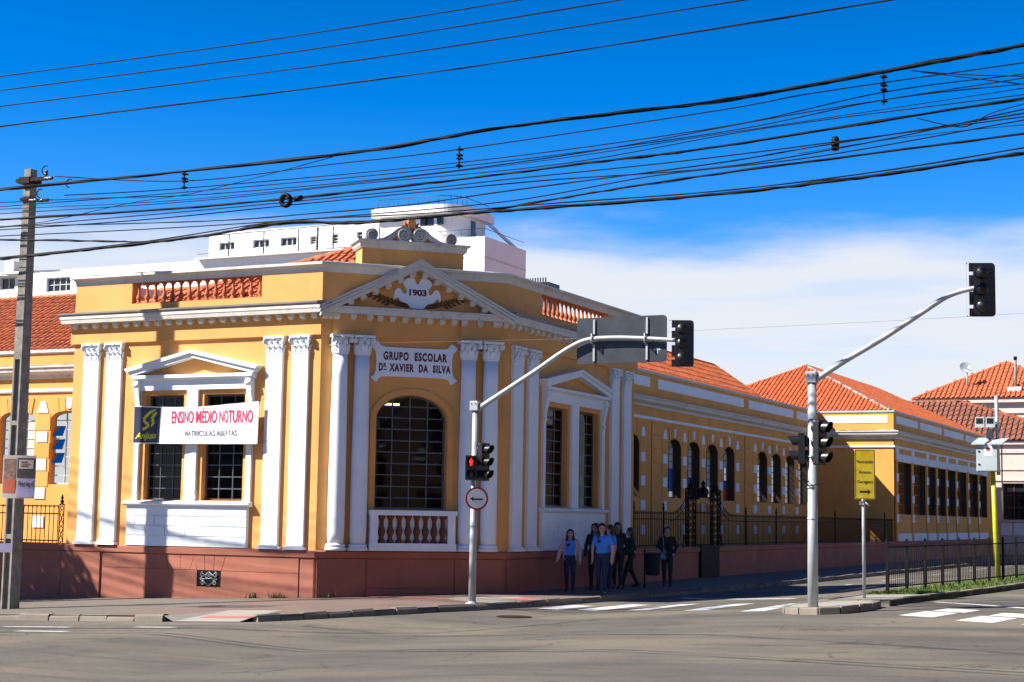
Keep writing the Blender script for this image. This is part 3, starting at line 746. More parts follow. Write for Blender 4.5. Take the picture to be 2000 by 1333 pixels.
# ---- street-front windows with pediment
def front_window(F, ops, jamb, mull, cx, hw, sill, apron, cols, name):
    for a, b2, z0, z1, r in ops:
        w = window(F, a, b2, z0, z1, -.19, cols, 9, SCH, bar=.026)
    sr = MB()
    for a, b2 in (jamb[0], mull, jamb[1]): sr.fbox(F, a, b2, -.01, .075, 1.925, 4.719)
    sr.fbox(F, jamb[0][0], jamb[1][1], -.01, .08, 4.72, 4.965)
    sr.build('window_surround', 'white', SCH)
    MB().sweep([poly_pt(F,sill[0]), poly_pt(F,sill[1])], [(-.25,1.80),(.13,1.80),(.15,1.83),(.19,1.85),(.19,1.90),(.02,1.935),(-.25,1.945)][::-1]).build('sill', 'white', SCH)
    ap = MB().fbox(F, apron[0], apron[1], -.01, .075, .797, 1.80).build('apron', 'white', SCH)
    zc = [.80, 1.06, 1.31, 1.555, 1.80]; W_ = apron[1]-apron[0]
    for k in range(4):
        n = (1, 6, 6, 1)[k]; off = (0, .0, .5, 0)[k]
        ed = [apron[0]+W_*(i+ (off if 0 < i < n else 0))/n for i in range(n+1)]
        if k == 2: ed = [apron[0]] + [apron[0]+W_*(i+.45)/6 for i in range(0, 6)] + [apron[1]]
        for i in range(len(ed)-1):
            MB().fbox(F, ed[i]+.011, ed[i+1]-.011, .06, .10, zc[k]+.011, zc[k+1]-.011).build('apron_block', 'white', ap)
    # pediment
    sl = .30/hw*1.45
    pd = MB().sweep([poly_pt(F,cx-hw+.12), poly_pt(F,cx+hw-.12)], [(-.02,4.966),(.09,4.966),(.12,5.0),(.21,5.02),(.21,5.10),(.04,5.11),(-.02,5.11)][::-1])
    z0, ht = 5.085, .62
    for q0, q1, o in ((.0,.115,.215),(.10,.185,.27)):
        pd.prism(F, [(cx-hw+.1-q0, z0+q0), (cx, z0+ht-.18+q0), (cx, z0+ht-.18+q1), (cx-hw+.1-q1, z0+q1)], -.02, o)
        pd.prism(F, [(cx, z0+ht-.18+q0), (cx+hw-.1+q0, z0+q0), (cx+hw-.1+q1, z0+q1), (cx, z0+ht-.18+q1)], -.02, o)
    pd.build('window_pediment', 'white', SCH)
    for sgn, jx in ((-1, jamb[0]), (1, jamb[1])):
        mid = (jx[0]+jx[1])/2; q = MB(); pts = []
        prof = [(.07,4.15),(.10,4.22),(.09,4.35),(.12,4.5),(.15,4.62),(.17,4.76),(.20,4.90),(.20,4.965),(.05,4.965),(.05,4.15)]
        q.sweep([poly_pt(F,mid-.07), poly_pt(F,mid+.07)], prof)
        for cz, rr, oo in ((4.86,.055,.19),(4.24,.045,.10)):
            c1, c2 = F.p(mid-.085,oo-.03,cz), F.p(mid+.085,oo-.03,cz); q.tube([c1,c2], rr, 10)
        q.build('console', 'white', SCH)
front_window(FL, LW, ((-5.51,-5.37),(-2.05,-1.90)), (-3.90,-3.56), -3.72, 1.98, (-5.74,-1.86), (-5.65,-1.95), 3, 'L')
front_window(FR, RW, ((2.20,2.33),(6.14,6.33)), (4.04,4.50), 4.30, 2.25, (2.08,6.45), (2.14,6.35), 3, 'R')
# ---- the tall arched window on the cut-off corner
window(FC, 1.42, 3.22, 1.80, 4.60, -.20, 4, 10, SCH, rise=.60, bar=.03)
N = 18; ring = MB(); cx = 2.32
def arch_pts(hw, rise, zs): return [(cx+hw*math.cos(math.pi*(1-k/N)), zs+rise*math.sin(math.pi*(1-k/N))) for k in range(N+1)]
ai, ao = arch_pts(.915, .615, 4.0), arch_pts(1.06, .76, 4.0)
for k in range(N): ring.prism(FC, [ai[k], ai[k+1], ao[k+1], ao[k]], -.02, .035)
for sg in (-1, 1):
    a, b2 = sorted((cx+sg*.915, cx+sg*1.06)); ring.fbox(FC, a, b2, -.02, .035, 1.80, 4.0)
ring.build('arch_moulding', 'yellow', SCH)
bal = MB().fbox(FC, 1.24, 3.45, -.3, .31, 1.655, 1.775); bal.fbox(FC, 1.255, 3.435, 0, .285, .80, .985)
for a, b2 in ((1.27,1.46),(3.22,3.41)): bal.fbox(FC, a, b2, 0, .27, .985, 1.655)
bal.fbox(FC, 1.46, 3.22, 0, .13, .985, 1.655)
bl = bal.build('window_balcony', 'white', SCH)
bp2 = [(.10,0),(.10,.05),(.06,.10),(.055,.14),(.085,.22),(.10,.28),(.085,.34),(.06,.40),(.055,.52),(.07,.58),(.10,.62),(.10,.67)]
b_me = mesh_only(MB().lathe((0,0,0), bp2, 14), 'baluster', 'relief_brown')
for i in range(8): inst('baluster', b_me, bl, FC.p(1.46+1.76*(i+.5)/8, .19, .985), (0,0,0), (1.0,.6,1.0))
# ---- pediment over the corner
SM = CL/2
ped = MB()
x0p, x1p, za, zt = -.10, CL+.10, 6.66, 7.93
def rake(q0, q1, o, e):
    ped.prism(FC, [(x0p-e, za-q1), (SM, zt-q1*1.03), (SM, zt-q0), (x0p-e, za-q0)], -.05, o)
    ped.prism(FC, [(SM, zt-q1*1.03), (x1p+e, za-q1), (x1p+e, za-q0), (SM, zt-q0)], -.05, o)
rake(.0, .06, .42, .06); rake(.06, .13, .40, .03); rake(.13, .235, .36, .0)
pd_o = ped.build('pediment', 'cornice_white', SCH)
MB().prism(FC, [(.2, 6.70), (CL-.2, 6.70), (SM, 7.75)], -.05, .06).build('tympanum', 'yellow', pd_o)
ang = math.atan2(zt-za, SM+.1)
for k in range(1, 8):
    for sg in (-1, 1):
        s = SM + sg*(.16+.31*(k-1)); z = zt - .235 - (abs(s-SM))*(zt-za)/(SM+.1) - .10
        if abs(s-SM) < 1.95: inst('modillion', mod_me, pd_o, FC.p(s, .12, z), (0,0,FC.ang), (.9,1,.95))
# cartouche with the year
def blob(F, pts, o0, o1, mat, parent, name, sub=5):
    P = [Vector(p) for p in pts]; Q = []
    for i in range(len(P)):
        p0, p1, p2, p3 = P[i-1], P[i], P[(i+1) % len(P)], P[(i+2) % len(P)]
        for k in range(sub):
            t = k/sub; Q.append(0.5*((2*p1)+(-p0+p2)*t+(2*p0-5*p1+4*p2-p3)*t*t+(-p0+3*p1-3*p2+p3)*t**3))
    from mathutils.geometry import tessellate_polygon
    tris = tessellate_polygon([[Vector((q.x, q.y, 0)) for q in Q]]); mbx = MB()
    mbx.add([F.p(q.x,o1,q.y) for q in Q], [tuple(t) for t in tris])
    n = len(Q); mbx.add([F.p(q.x,o0,q.y) for q in Q] + [F.p(q.x,o1,q.y) for q in Q], [(i,(i+1)%n,n+(i+1)%n,n+i) for i in range(n)])
    return mbx.build(name, mat, parent)
half = [(0,6.80),(.22,6.80),(.30,6.86),(.42,6.92),(.62,6.96),(.74,7.06),(.86,7.0),(.88,7.12),(.80,7.26),(.66,7.28),(.52,7.16),(.42,7.18),(.44,7.30),(.54,7.40),(.48,7.50),(.32,7.56),(.14,7.55),(.04,7.42)]
car = blob(FC, [(SM+x*.68, z-.06) for x, z in half] + [(SM-x*.68, z-.06) for x, z in half[::-1][:-1]], .05, .12, 'white', SCH, 'cartouche')
ov = [(SM+.285*math.cos(t), 7.13+.165*math.sin(t)) for t in [2*math.pi*k/20 for k in range(20)]]
MB().prism(FC, ov, .11, .15).build('year_plate', 'white', car)
text_on(FC, SM-.225, 7.045, .155, '1903', .45, .17, 'lettering', car, 'lettering', .05)
for sg in (-1, 1):
    br = MB(); pts = [(SM+sg*.22, 6.77), (SM+sg*.5, 6.80), (SM+sg*.85, 6.92), (SM+sg*1.22, 7.08)]
    br.tube([FC.p(s, .075, z) for s, z in pts], .018, 6)
    for k in range(11):
        t = k/10; i = min(int(t*3), 2); u = t*3-i
        s = lerp(pts[i][0], pts[i+1][0], u); z = lerp(pts[i][1], pts[i+1][1], u)
        for v in (-1, 1):
            a = (math.pi*.08 + v*.75) if sg > 0 else math.pi - (math.pi*.08 + v*.75)
            L_ = .20*(1-.25*t); dx, dz = math.cos(a)*L_, math.sin(a)*L_
            nx_, nz_ = -math.sin(a)*.035, math.cos(a)*.035
            if z+dz < 6.74: continue
            br.prism(FC, [(s,z),(s+dx*.5+nx_,z+dz*.5+nz_),(s+dx,z+dz),(s+dx*.5-nx_,z+dz*.5-nz_)], .06, .095)
    br.build('laurel_branch', 'relief_brown', SCH)
# name board
hb = [(0,5.045),(.70,5.04),(.88,5.0),(.955,4.90),(1.10,5.0),(1.0,5.10),(.965,5.40),(1.0,5.66),(1.10,5.78),(.955,5.90),(.86,5.80),(.70,5.765)]
CXB = 2.34
nb = blob(FC, [(CXB+x, z) for x, z in hb] + [(CXB, 5.76)] + [(CXB-x, z) for x, z in hb[::-1][:-1]], .0, .055, 'white', SCH, 'name_board')
text_on(FC, 1.545, 5.44, .060, 'GRUPO  ESCOLAR', 1.63, .215, 'lettering', nb, 'lettering', .055, spacing=1.22)
text_on(FC, 1.435, 5.165, .060, 'D', .105, .20, 'lettering', nb, 'lettering', .055, spacing=1.22)
text_on(FC, 1.555, 5.26, .060, 'R', .075, .105, 'lettering', nb, 'lettering', .05)
MB().fbox(FC, 1.555, 1.635, .056, .061, 5.195, 5.215).build('lettering', 'lettering', nb)
text_on(FC, 1.70, 5.165, .060, 'XAVIER  DA  SILVA', 1.57, .20, 'lettering', nb, 'lettering', .055, spacing=1.22)
# ---- attic block and its crest
at = MB().fbox(FC, 1.03, 3.66, -.95, -.30, 7.5, 8.245).build('attic', 'yellow', SCH)
c0 = FC.p(1.03, -.30, 0); c1 = FC.p(3.66, -.30, 0); c2_ = FC.p(3.66, -.95, 0); c3 = FC.p(1.03, -.95, 0)
MB().sweep([c0[:2], c1[:2], c2_[:2], c3[:2]], [(-.3,8.246),(.03,8.246),(.07,8.30),(.08,8.38),(.14,8.41),(.14,8.455),(-.3,8.50)][::-1], True).build('attic_cornice', 'cornice_white', at)
cr = MB(); crt = MB(); ZB = 8.48; oc = -.62
for sg in (-1, 1):
    for cxs, cz, r in ((1.03, ZB+.15, .155), (.20, ZB+.20, .195)):
        cc = [(SM+sg*cxs+r*math.cos(2*math.pi*k/20), cz+r*math.sin(2*math.pi*k/20)) for k in range(20)]
        cr.prism(FC, cc, oc-.11, oc+.11, 0, True)
        pts, rad = scroll_curve(FC, SM+sg*cxs, cz, r*.93, 2.2, oc+.115, math.pi/2 if cxs > .5 else 0, sg, .024); cr.tube(pts, rad, 6)
    band_t = [(.06,ZB+.395),(.22,ZB+.415),(.36,ZB+.36),(.52,ZB+.22),(.74,ZB+.09),(1.0,ZB+.03)]
    band_b = [(1.0,ZB-.01),(.70,ZB+.0),(.48,ZB+.08),(.36,ZB+.2),(.22,ZB+.3),(.06,ZB+.28)]
    for i in range(5):
        a, b2 = band_t[i], band_t[i+1]; c_, d_ = band_b[4-i], band_b[5-i]
        poly = [(SM+sg*a[0],a[1]),(SM+sg*b2[0],b2[1]),(SM+sg*c_[0],c_[1]),(SM+sg*d_[0],d_[1])]
        cr.prism(FC, poly if sg < 0 else poly[::-1], oc-.10, oc+.10)
    crt.prism(FC, [(SM+sg*.05,ZB),(SM+sg*.8,ZB),(SM+sg*.45,ZB+.1),(SM+sg*.34,ZB+.22),(SM+sg*.05,ZB+.3)], oc-.05, oc+.05)
    for k in range(4):
        a = math.pi/2 - sg*(.25+.33*k); L_ = .30-.02*k
        bx_, bz = SM, ZB+.30; dx, dz = math.cos(a)*L_*1.25, math.sin(a)*L_; nx_, nz_ = -math.sin(a)*.055, math.cos(a)*.055
        crt.prism(FC, [(bx_,bz),(bx_+dx*.6-nx_,bz+dz*.6-nz_),(bx_+dx,bz+dz),(bx_+dx*.6+nx_,bz+dz*.6+nz_)], oc-.07, oc+.07-.012*k)
cr.build('crest_scroll', 'scroll_stone', at); crt.build('crest_palmette', 'terracotta', at)
MB().fbox(FC, SM-.09, SM+.09, oc-.08, oc+.08, ZB+.40, ZB+.60).build('crest_finial', 'yellow', at)
# ---- wings: one run of mouldings along the recessed wing and the end pavilion
Y2, YE = 79.2, 107.0
RUN = [(XW, RY+.0), (XW, Y2), (BX, Y2), (BX, YE)]
F2 = Frame(XW, Y2, 1, 0); F2R = Frame(BX, 0, 0, 1)
WING_W = [53.7, 58.1, 60.25, 62.47, 64.64, 69.24, 71.37, 73.55, 75.75]
wops = [(y, y+1.45, 2.48, 4.73, .36) for y in WING_W]
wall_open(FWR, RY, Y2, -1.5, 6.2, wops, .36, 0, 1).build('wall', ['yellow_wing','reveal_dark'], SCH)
W2W = [(79.94,82.55),(83.43,85.83),(86.93,88.67),(89.48,91.27),(92.12,93.86),(94.91,97.22),(98.45,100.97),(101.82,103.92)]
W2W = [(a+.15, b2+.55) for a, b2 in W2W]; W2W = [(a, min(b2, (W2W[i+1][0]-.55) if i+1 < len(W2W) else b2)) for i, (a, b2) in enumerate(W2W)]
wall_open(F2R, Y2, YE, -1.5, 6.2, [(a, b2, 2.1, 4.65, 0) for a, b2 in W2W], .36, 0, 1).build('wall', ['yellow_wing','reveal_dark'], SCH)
MB().fbox(F2, 0, BX-XW, -.2, 0, -1.5, 6.2).build('wall', 'yellow_wing', SCH)
mb = MB(); mb.add([(BX,YE,-1.5),(BX-12,YE,-1.5),(BX-12,YE,7),(BX,YE,7)], [(0,1,2,3)]); mb.build('wall', 'yellow_wing', SCH)
MB().sweep(RUN, [(-.05,5.31),(.05,5.31),(.07,5.35),(.07,5.42),(-.05,5.44)][::-1]).build('string_course', 'white', SCH)
MB().sweep(RUN, [(-.05,5.74),(.06,5.76),(.09,5.86),(.20,5.92),(.24,5.95),(.26,6.05),(.30,6.08),(.30,6.13),(-.05,6.21)][::-1]).build('cornice', 'cornice_white', SCH)
MB().sweep(RUN, [(-.25,6.2),(.0,6.2),(.0,7.02),(-.25,7.02)][::-1]).build('parapet', 'yellow_wing', SCH)
MB().sweep(RUN, [(-.28,7.021),(.03,7.021),(.05,7.06),(.06,7.13),(-.28,7.16)][::-1]).build('coping', 'cornice_white', SCH)
for F, a, b2 in ((FWR,RY+.2,56.15),(FWR,57.0,67.3),(FWR,68.0,74.8),(FWR,75.4,78.9),(F2,.35,3.45),(F2R,79.75,84.6),(F2R,85.2,90.7),(F2R,91.3,97.0),(F2R,97.6,103)):
    MB().fbox(F, a, b2, -.01, .02, 6.52, 6.89).build('parapet_panel', 'white', SCH)
pk = random.Random(11)
def school_panes(kind):
    def f(i, j):
        t = j/7.0
        if kind == 0: return 'paper_blue' if .14 < t < .45 else ('paper_white' if t >= .45 and pk.random() < .85 else None)
        if kind == 1: return 'paper_red' if .14 < t < .25 else ('paper_blue' if t < .4 else ('paper_white' if pk.random() < .7 else None))
        if kind == 2: return ('paper_yellow' if t > .8 else 'paper_white') if t > .2 else None
        if kind == 3: return 'paper_red' if t < .25 else ('paper_blue' if t < .33 else ('paper_white' if pk.random() < .75 else None))
        if kind == 4: return 'paper_yellow' if t > .8 else None
        return None
    return f
def voussoirs(F, c, w, zs, rise, o, mat):
    # wedge-shaped stones round the arch with open joints; the key is white
    for k in (-2, -1, 1, 2):
        ti, tj = math.pi/2 - k*.30 + (.12 if k > 0 else -.12)*1, 0
        a0, a1 = math.pi/2 - (k-.5*(1 if k > 0 else -1))*.36, math.pi/2 - (k+.5*(1 if k > 0 else -1))*.36
        lo, hi = sorted((a0, a1)); lo += .02; hi -= .02
        pts = [(c+w/2*1.02*math.cos(lo), zs+rise*1.02*math.sin(lo)), (c+w/2*1.02*math.cos(lo)+.12*math.cos(lo), 5.14), (c+w/2*1.02*math.cos(hi)+.12*math.cos(hi), 5.14), (c+w/2*1.02*math.cos(hi), zs+rise*1.02*math.sin(hi))]
        MB().prism(F, pts, -.01, o).build('voussoir', mat, SCH)
    MB().prism(F, [(c-.085,4.80),(c+.085,4.80),(c+.115,5.13),(c-.115,5.13)], -.01, o+.012).build('keystone', 'white', SCH)
kinds = [None, 0, 1, 2, 3, 4, None, None, None]
for y, kd in zip(WING_W, kinds):
    window(FWR, y, y+1.45, 2.48, 4.73, -.33, 3, 8, SCH, rise=.36, bar=.03, panemats=school_panes(kd) if kd is not None else None)
    voussoirs(FWR, y+.725, 1.45, 4.37, .36, .025, 'yellow_wing')
def white_blocks(F, c, w):
    for z0, z1 in ((3.76,4.10),(2.88,3.24),(2.0,2.35),(1.11,1.46)): MB().fbox(F, c-w/2, c+w/2, -.01, .03, z0, z1).build('white_block', 'white', SCH)
    MB().prism(F, [(c-w*.52,4.68),(c+w*.52,4.68),(c+w*.2,5.03),(c-w*.2,5.03)], -.01, .03).build('white_wedge', 'white', SCH)
    for z0, z1 in ((4.13,4.64),(3.27,3.73),(2.38,2.85)): MB().fbox(F, c-w*.72, c+w*.72, -.01, .018, z0, z1).build('quoin', 'yellow_wing', SCH)
for c in (55.5, 57.75, 59.9, 62.08, 64.27, 66.45, 68.9, 71.0, 73.2, 75.4, 77.5): white_blocks(FWR, c, .40)
for c in (56.35, 67.43):
    for k in range(9): MB().fbox(FWR, c, c+.85, -.01, .045, .75+.505*k, .75+.505*k+.475).build('quoin', 'yellow_wing', SCH)
for i, (a, b2) in enumerate(W2W):
    window(F2R, a, b2, 2.1, 4.65, -.32, 2, 5, SCH, bar=.04)
    n = 8
    for k in range(n):
        u0, u1 = a-.15+(b2-a+.3)*k/n, a-.15+(b2-a+.3)*(k+1)/n; c = (a+b2)/2
        MB().prism(F2R, [(u0+.03,4.68),(u1-.03,4.68),(c+(u1-c)*1.06-.03,5.05),(c+(u0-c)*1.06+.03,5.05)], -.01, .04).build('voussoir', 'white', SCH)
    MB().fbox(F2R, a-.1, b2+.1, -.01, .03, .62, 1.17).build('base_panel', 'white', SCH)
    pc = a-.32
    for z0, z1 in ((3.70,4.07),(2.67,3.05),(1.71,2.10)): MB().fbox(F2R, pc-.25, pc+.25, -.01, .06, z0, z1).build('white_block', 'white', SCH)
    MB().prism(F2R, [(pc-.2,4.75),(pc+.2,4.75),(pc+.32,5.3),(pc-.32,5.3)], -.01, .06).build('bracket', 'white', SCH)
    MB().fbox(F2R, pc-.3, pc-.22, -.01, .05, -.5, 4.7).build('lesene', 'yellow_wing', SCH)
# ---- left wing
FLE = -29.2
LWW = [-35.25, -37.34, -39.5, -33.1]
wall_open(FWL, -46, FLE, -1.8, 6.2, [(x, x+1.45, 2.45, 4.73, .24) for x in LWW], .24).build('wall', 'yellow_wing', SCH)
RUNL = [(-46, YW), (FLE, YW)]
MB().sweep(RUNL, [(-.05,5.31),(.05,5.31),(.07,5.35),(.07,5.42),(-.05,5.44)][::-1]).build('string_course', 'white', SCH)
MB().sweep(RUNL, [(-.05,5.74),(.06,5.76),(.09,5.86),(.20,5.92),(.24,5.95),(.26,6.05),(.30,6.08),(.30,6.13),(-.05,6.21)][::-1]).build('cornice', 'cornice_white', SCH)
MB().sweep(RUNL, [(-.25,6.2),(0,6.2),(0,6.53),(-.25,6.53)][::-1]).build('parapet', 'yellow_wing', SCH)
MB().sweep(RUNL, [(-.28,6.531),(.04,6.531),(.07,6.57),(.07,6.66),(-.28,6.69)][::-1]).build('coping', 'cornice_white', SCH)
for k, x in enumerate(LWW):
    window(FWL, x, x+1.45, 2.45, 4.73, -.19, 3, 8, SCH, rise=.24, bar=.03, mat='window_bar_white', panemats=(lambda i, j: 'paper_white' if (i == 2 and 1 < j < 7) else None))
    voussoirs(FWL, x+.725, 1.45, 4.49, .24, .025, 'yellow_wing')
for x in (-35.57, -37.67, -39.8): white_blocks(FWL, x, .42)
# vent windows propped open in the nearest left-wing window
for k in range(3):
    z = 3.05+.42*k; mb = MB(); a, b2 = -35.2, -34.78
    mb.add([FWL.p(a,-.17,z+.38),FWL.p(b2,-.17,z+.38),FWL.p(b2,-.04,z+.06),FWL.p(a,-.04,z+.06)], [(0,1,2,3)])
    mb.build('vent_pane', 'pane', SCH)
# ---- roofs of clay tiles
tm = MB(); prof = [(0,.0),(.03,.045),(.075,.06),(.12,.045),(.15,.0),(.23,-.004)]
TW, TL = .23, .40
vs = [(x, .0, z+.035) for x, z in prof] + [(x, TL+.05, z) for x, z in prof] + [(x, .0, z-.004) for x, z in prof]
tm.add(vs, [(i, i+1, 6+i+1, 6+i) for i in range(5)] + [(12+i, 12+i+1, i+1, i) for i in range(5)])
TILES = []                       # (point, e, u, n, mat)
def inside(poly, x, y):
    c = False; n = len(poly)
    for i in range(n):
        (x1, y1), (x2, y2) = poly[i], poly[i-1]
        if (y1 > y) != (y2 > y) and x < (x2-x1)*(y-y1)/(y2-y1)+x1: c = not c
    return c
def tiled(corners, mat, parent, name='roof', tiles=True, sc=1.0):
    """corners: eave start, eave end, then up and round"""
    P = [Vector(p) for p in corners]; e = (P[1]-P[0]).normalized()
    n = e.cross(P[2]-P[0]).normalized(); u = n.cross(e).normalized()
    if n.z < 0: n = -n; u = -u
    if u.z < 0: u = -u
    poly = [((p-P[0]).dot(e), (p-P[0]).dot(u)) for p in P]
    mb = MB(); mb.add([tuple(p) for p in P], [tuple(range(len(P)))]); r = mb.build(name, mat, parent)
    if tiles:
        a0, a1 = min(p[0] for p in poly), max(p[0] for p in poly); b1 = max(p[1] for p in poly)
        for j in range(int(b1/(TL*sc))+1):
            for i in range(int((a1-a0)/(TW*sc))+1):
                a, b2 = a0+i*TW*sc, j*TL*sc
                if inside(poly, a+TW*sc/2, b2+TL*sc*.5): TILES.append((P[0]+e*a+u*b2+n*.004, e, u, n, mat, r, sc))
    return r
def ridge(pts, mat, parent, rad=.09):
    P = [Vector(p) for p in pts]; L = (P[1]-P[0]).length; n = max(2, int(L/.38)); q = []; rs = []
    for k in range(n):
        q += [P[0].lerp(P[1], k/n), P[0].lerp(P[1], (k+.97)/n)]; rs += [rad, rad*.84]
    MB().tube(q, rs, 8).build('ridge_cap', mat, parent)
# right wing roof
zr, xr = 8.57, -23.82
w1e = [(-21.95,RY+.3,7.0),(-21.95,71.4,7.0),(xr,69.2,zr),(xr,RY+.3,zr)]
tiled(w1e, 'tile', SCH); rr_ = tiled([(-21.95,71.4,7.0),(-25.7,71.4,7.0),(xr,69.2,zr)], 'tile', SCH, tiles=False)
tiled([(-25.7,71.4,7.0),(-25.7,RY+.3,7.0),(xr,RY+.3,zr),(xr,69.2,zr)], 'tile', SCH, tiles=False)
ridge([(xr,RY+.3,zr),(xr,69.2,zr)], 'tile', SCH); ridge([(xr,69.2,zr),(-21.95,71.4,7.0)], 'tile', SCH)
# end pavilion roof
ax2, zy = -24.07, 10.0
c_fr, c_fl, c_br, c_bl = (BX-.2,Y2+.2,7.12), (BX-11.8,Y2+.2,7.12), (BX-.2,YE-.2,7.12), (BX-11.8,YE-.2,7.12)
r0, r1 = (ax2,85.2,zy), (ax2,101.0,zy)
tiled([c_fl, c_fr, r0], 'tile', SCH); tiled([c_fr, c_br, r1, r0], 'tile', SCH)
tiled([c_br, c_bl, r1], 'tile', SCH, tiles=False); tiled([c_bl, c_fl, r0, r1], 'tile', SCH, tiles=False)
ridge([c_fr, r0], 'scroll_stone', SCH, .11); ridge([r0, r1], 'tile', SCH); ridge([c_fl, r0], 'tile', SCH); ridge([c_br, r1], 'tile', SCH)
# left wing roof
tiled([(-46,YW+.1,6.60),(FLE,YW+.1,6.60),(FLE,YW+5.2,9.22),(-46,YW+5.2,9.22)], 'tile_old', SCH)
tiled([(FLE,YW+10,6.60),(-46,YW+10,6.60),(-46,YW+5.2,9.22),(FLE,YW+5.2,9.22)], 'tile_old', SCH, tiles=False)
ridge([(-46,YW+5.2,9.22),(FLE,YW+5.2,9.22)], 'tile_old', SCH)
# corner pavilion roof behind its parapet
ap_ = (-22.3,36.9,8.84); ev = [(LX+.7,AY+.8,6.95),(AX-.35,AY+.8,6.95),(BX-.8,BY+.35,6.95),(BX-.8,RY-.6,6.95),(LX+.7,RY-.6,6.95)]
MB().hprism([(LX+.25,AY+.25),(AX-.1,AY+.25),(BX-.25,BY+.1),(BX-.25,RY-.25),(LX+.25,RY-.25)], 6.88, 6.92).build('roof_gutter', 'sima_dirty', SCH)
for i in range(5): tiled([ev[i], ev[(i+1)%5], ap_], 'tile_old', SCH, tiles=(i in (0,1)))
ridge([ev[0], ap_], 'tile_old', SCH); ridge([ev[1], ap_], 'tile_old', SCH)
# the tiles that show largest are objects of their own, the rest one part
CAMP = Vector((0,0,1.65))
def tscore(t):
    v = CAMP - t[0]; d = v.length; sx = v.normalized().dot(t[3])
    x = t[0]
    fdir = (t[0]-CAMP); dep = fdir.dot(fw); px = fdir.dot(rt2)/dep; py = fdir.dot(up2)/dep
    if abs(px) > .314 or abs(py) > .21 or sx <= 0: return 0
    if x.y < 45 and x.x > -29.2 and not (-25.5 < x.x < -21.9 and x.y < 36.6): return 0
    return sx/(d*d)
order = sorted(range(len(TILES)), key=lambda i: -tscore(TILES[i]))
single = set(order[:300]); meshes = {mt_: mesh_only(tm, 'roof_tile', mt_) for mt_ in ('tile', 'tile_old')}
rest = {}
for i, (p, e, u, n_, mt_, ro, sc) in enumerate(TILES):
    M = Matrix((e, u, n_)).transposed()
    if i in single:
        o = inst('roof_tile', meshes[mt_], ro, tuple(p)); o.rotation_euler = M.to_euler(); o.scale = (sc, sc, sc)
    else:
        mb = rest.setdefault((ro.name, mt_), MB()); mb.add([tuple(p + M @ (Vector(v)*sc)) for v in tm.v], tm.f)
for (rn, mt_), mb in rest.items():
    o = mb.build('roof_tiles', mt_, bpy.data.objects[rn]); o['kind'] = 'stuff'
# fluorescent lamp inside behind the arched window
lamp = thing('ceiling_lamp', FC.p(2.1, -1.6, 4.46), 'yellowish fluorescent tube lamp seen through the arched window', 'lamp')
MB().fbox(FC, 1.75, 2.45, -1.65, -1.55, 4.50, 4.56).build('lamp_body', 'interior', lamp)
MB().tube([FC.p(1.78,-1.6,4.47), FC.p(2.42,-1.6,4.47)], .028, 8).build('lamp_tube', 'lamp_tube', lamp)

# ================================================================ street walls and iron fences
def fence_wall(name, path, label):
    o = MB().sweep(path, [(-.25,-1.8),(.04,-1.8),(.04,.60),(.09,.625),(.095,.765),(.04,.795),(-.25,.80)][::-1]).build(name, 'plinth')
    return tag(o, label, 'wall')
fence_wall('fence_wall', [(-44,AY),(LX-.12,AY)], 'low terracotta wall under the iron fence left of the corner block')
fence_wall('fence_wall', [(BX,RY+.12),(BX,Y2-.02)], 'long low terracotta wall in the shade along the right street')
fwe = fence_wall('pavilion_base_wall', [(BX,Y2+.02),(BX,YE)], 'low terracotta base wall under the far end pavilion')
bar_me = mesh_only(MB().tube([(0,0,0),(0,0,1.12)], .011, 5).lathe((0,0,1.12), [(.011,0),(.02,.02),(.012,.05),(.002,.13)], 5), 'bar', 'iron_rust')
def iron_fence(F, a, b2, z0, h, label, posts, pitch=.14, skip=None, swoop=None):
    root = thing('iron_fence', F.p((a+b2)/2, 0, z0), label, 'fence')
    for zz in (.06, h-.26, h-.06): MB().fbox(F, a, b2, -.018, .018, z0+zz-.016, z0+zz+.016).build('rail', 'iron_rust', root)
    n = int((b2-a)/pitch)
    for i in range(n+1):
        s = a+(b2-a)*i/n; k = swoop(s) if swoop else 1.0
        inst('bar', bar_me, root, F.p(s,0,z0), (0,0,0), (1,1,(h*k)/1.25))
    for s in posts:
        MB().tube([F.p(s,0,z0),F.p(s,0,z0+h+.05)], .03, 8).lathe(F.p(s,0,z0+h+.05), [(.03,0),(.05,.04),(.02,.09),(.035,.13),(.003,.24)], 8).build('post', 'iron_rust', root)
    return root
FFR = Frame(BX-.08, 0, 0, 1)
gate_y0, gate_y1 = 50.5, 52.95
sw = lambda s: 1 + .62*max(0, 1-(gate_y0-s)/1.9)**2 if s > gate_y0-1.9 else 1.0
f1 = iron_fence(FFR, RY+.25, gate_y0-.2, .80, 1.13, 'dark iron fence between the corner block and the ornate gate', [45.5, 48.0], .15, None, sw)
sw2 = lambda s: 1 + .62*max(0, 1-(s-gate_y1)/1.9)**2 if s < gate_y1+1.9 else 1.0
f2 = iron_fence(FFR, gate_y1+.2, Y2-.1, .80, 1.10, 'long dark iron fence running right from the ornate gate', [56.3, 60, 64.3, 68.5, 73, 77.5], .15, None, sw2)
for F, a, b2, par_ in ((FFR, gate_y0-1.9, gate_y0-.15, f1), (FFR, gate_y1+1.9, gate_y1+.15, f2)):
    for dz in (0, -.22):
        pts = [F.p(lerp(a, b2, k/10), 0, .80+1.05+dz+.72*(k/10)**2) for k in range(11)]
        MB().tube(pts, .016, 6).build('swept_rail', 'iron_rust', par_)
gate = thing('ornate_gate', (BX-.08, 51.7, gz(BX,51.7)), 'ornate wrought iron gate with two lattice pillars and a central finial', 'gate')
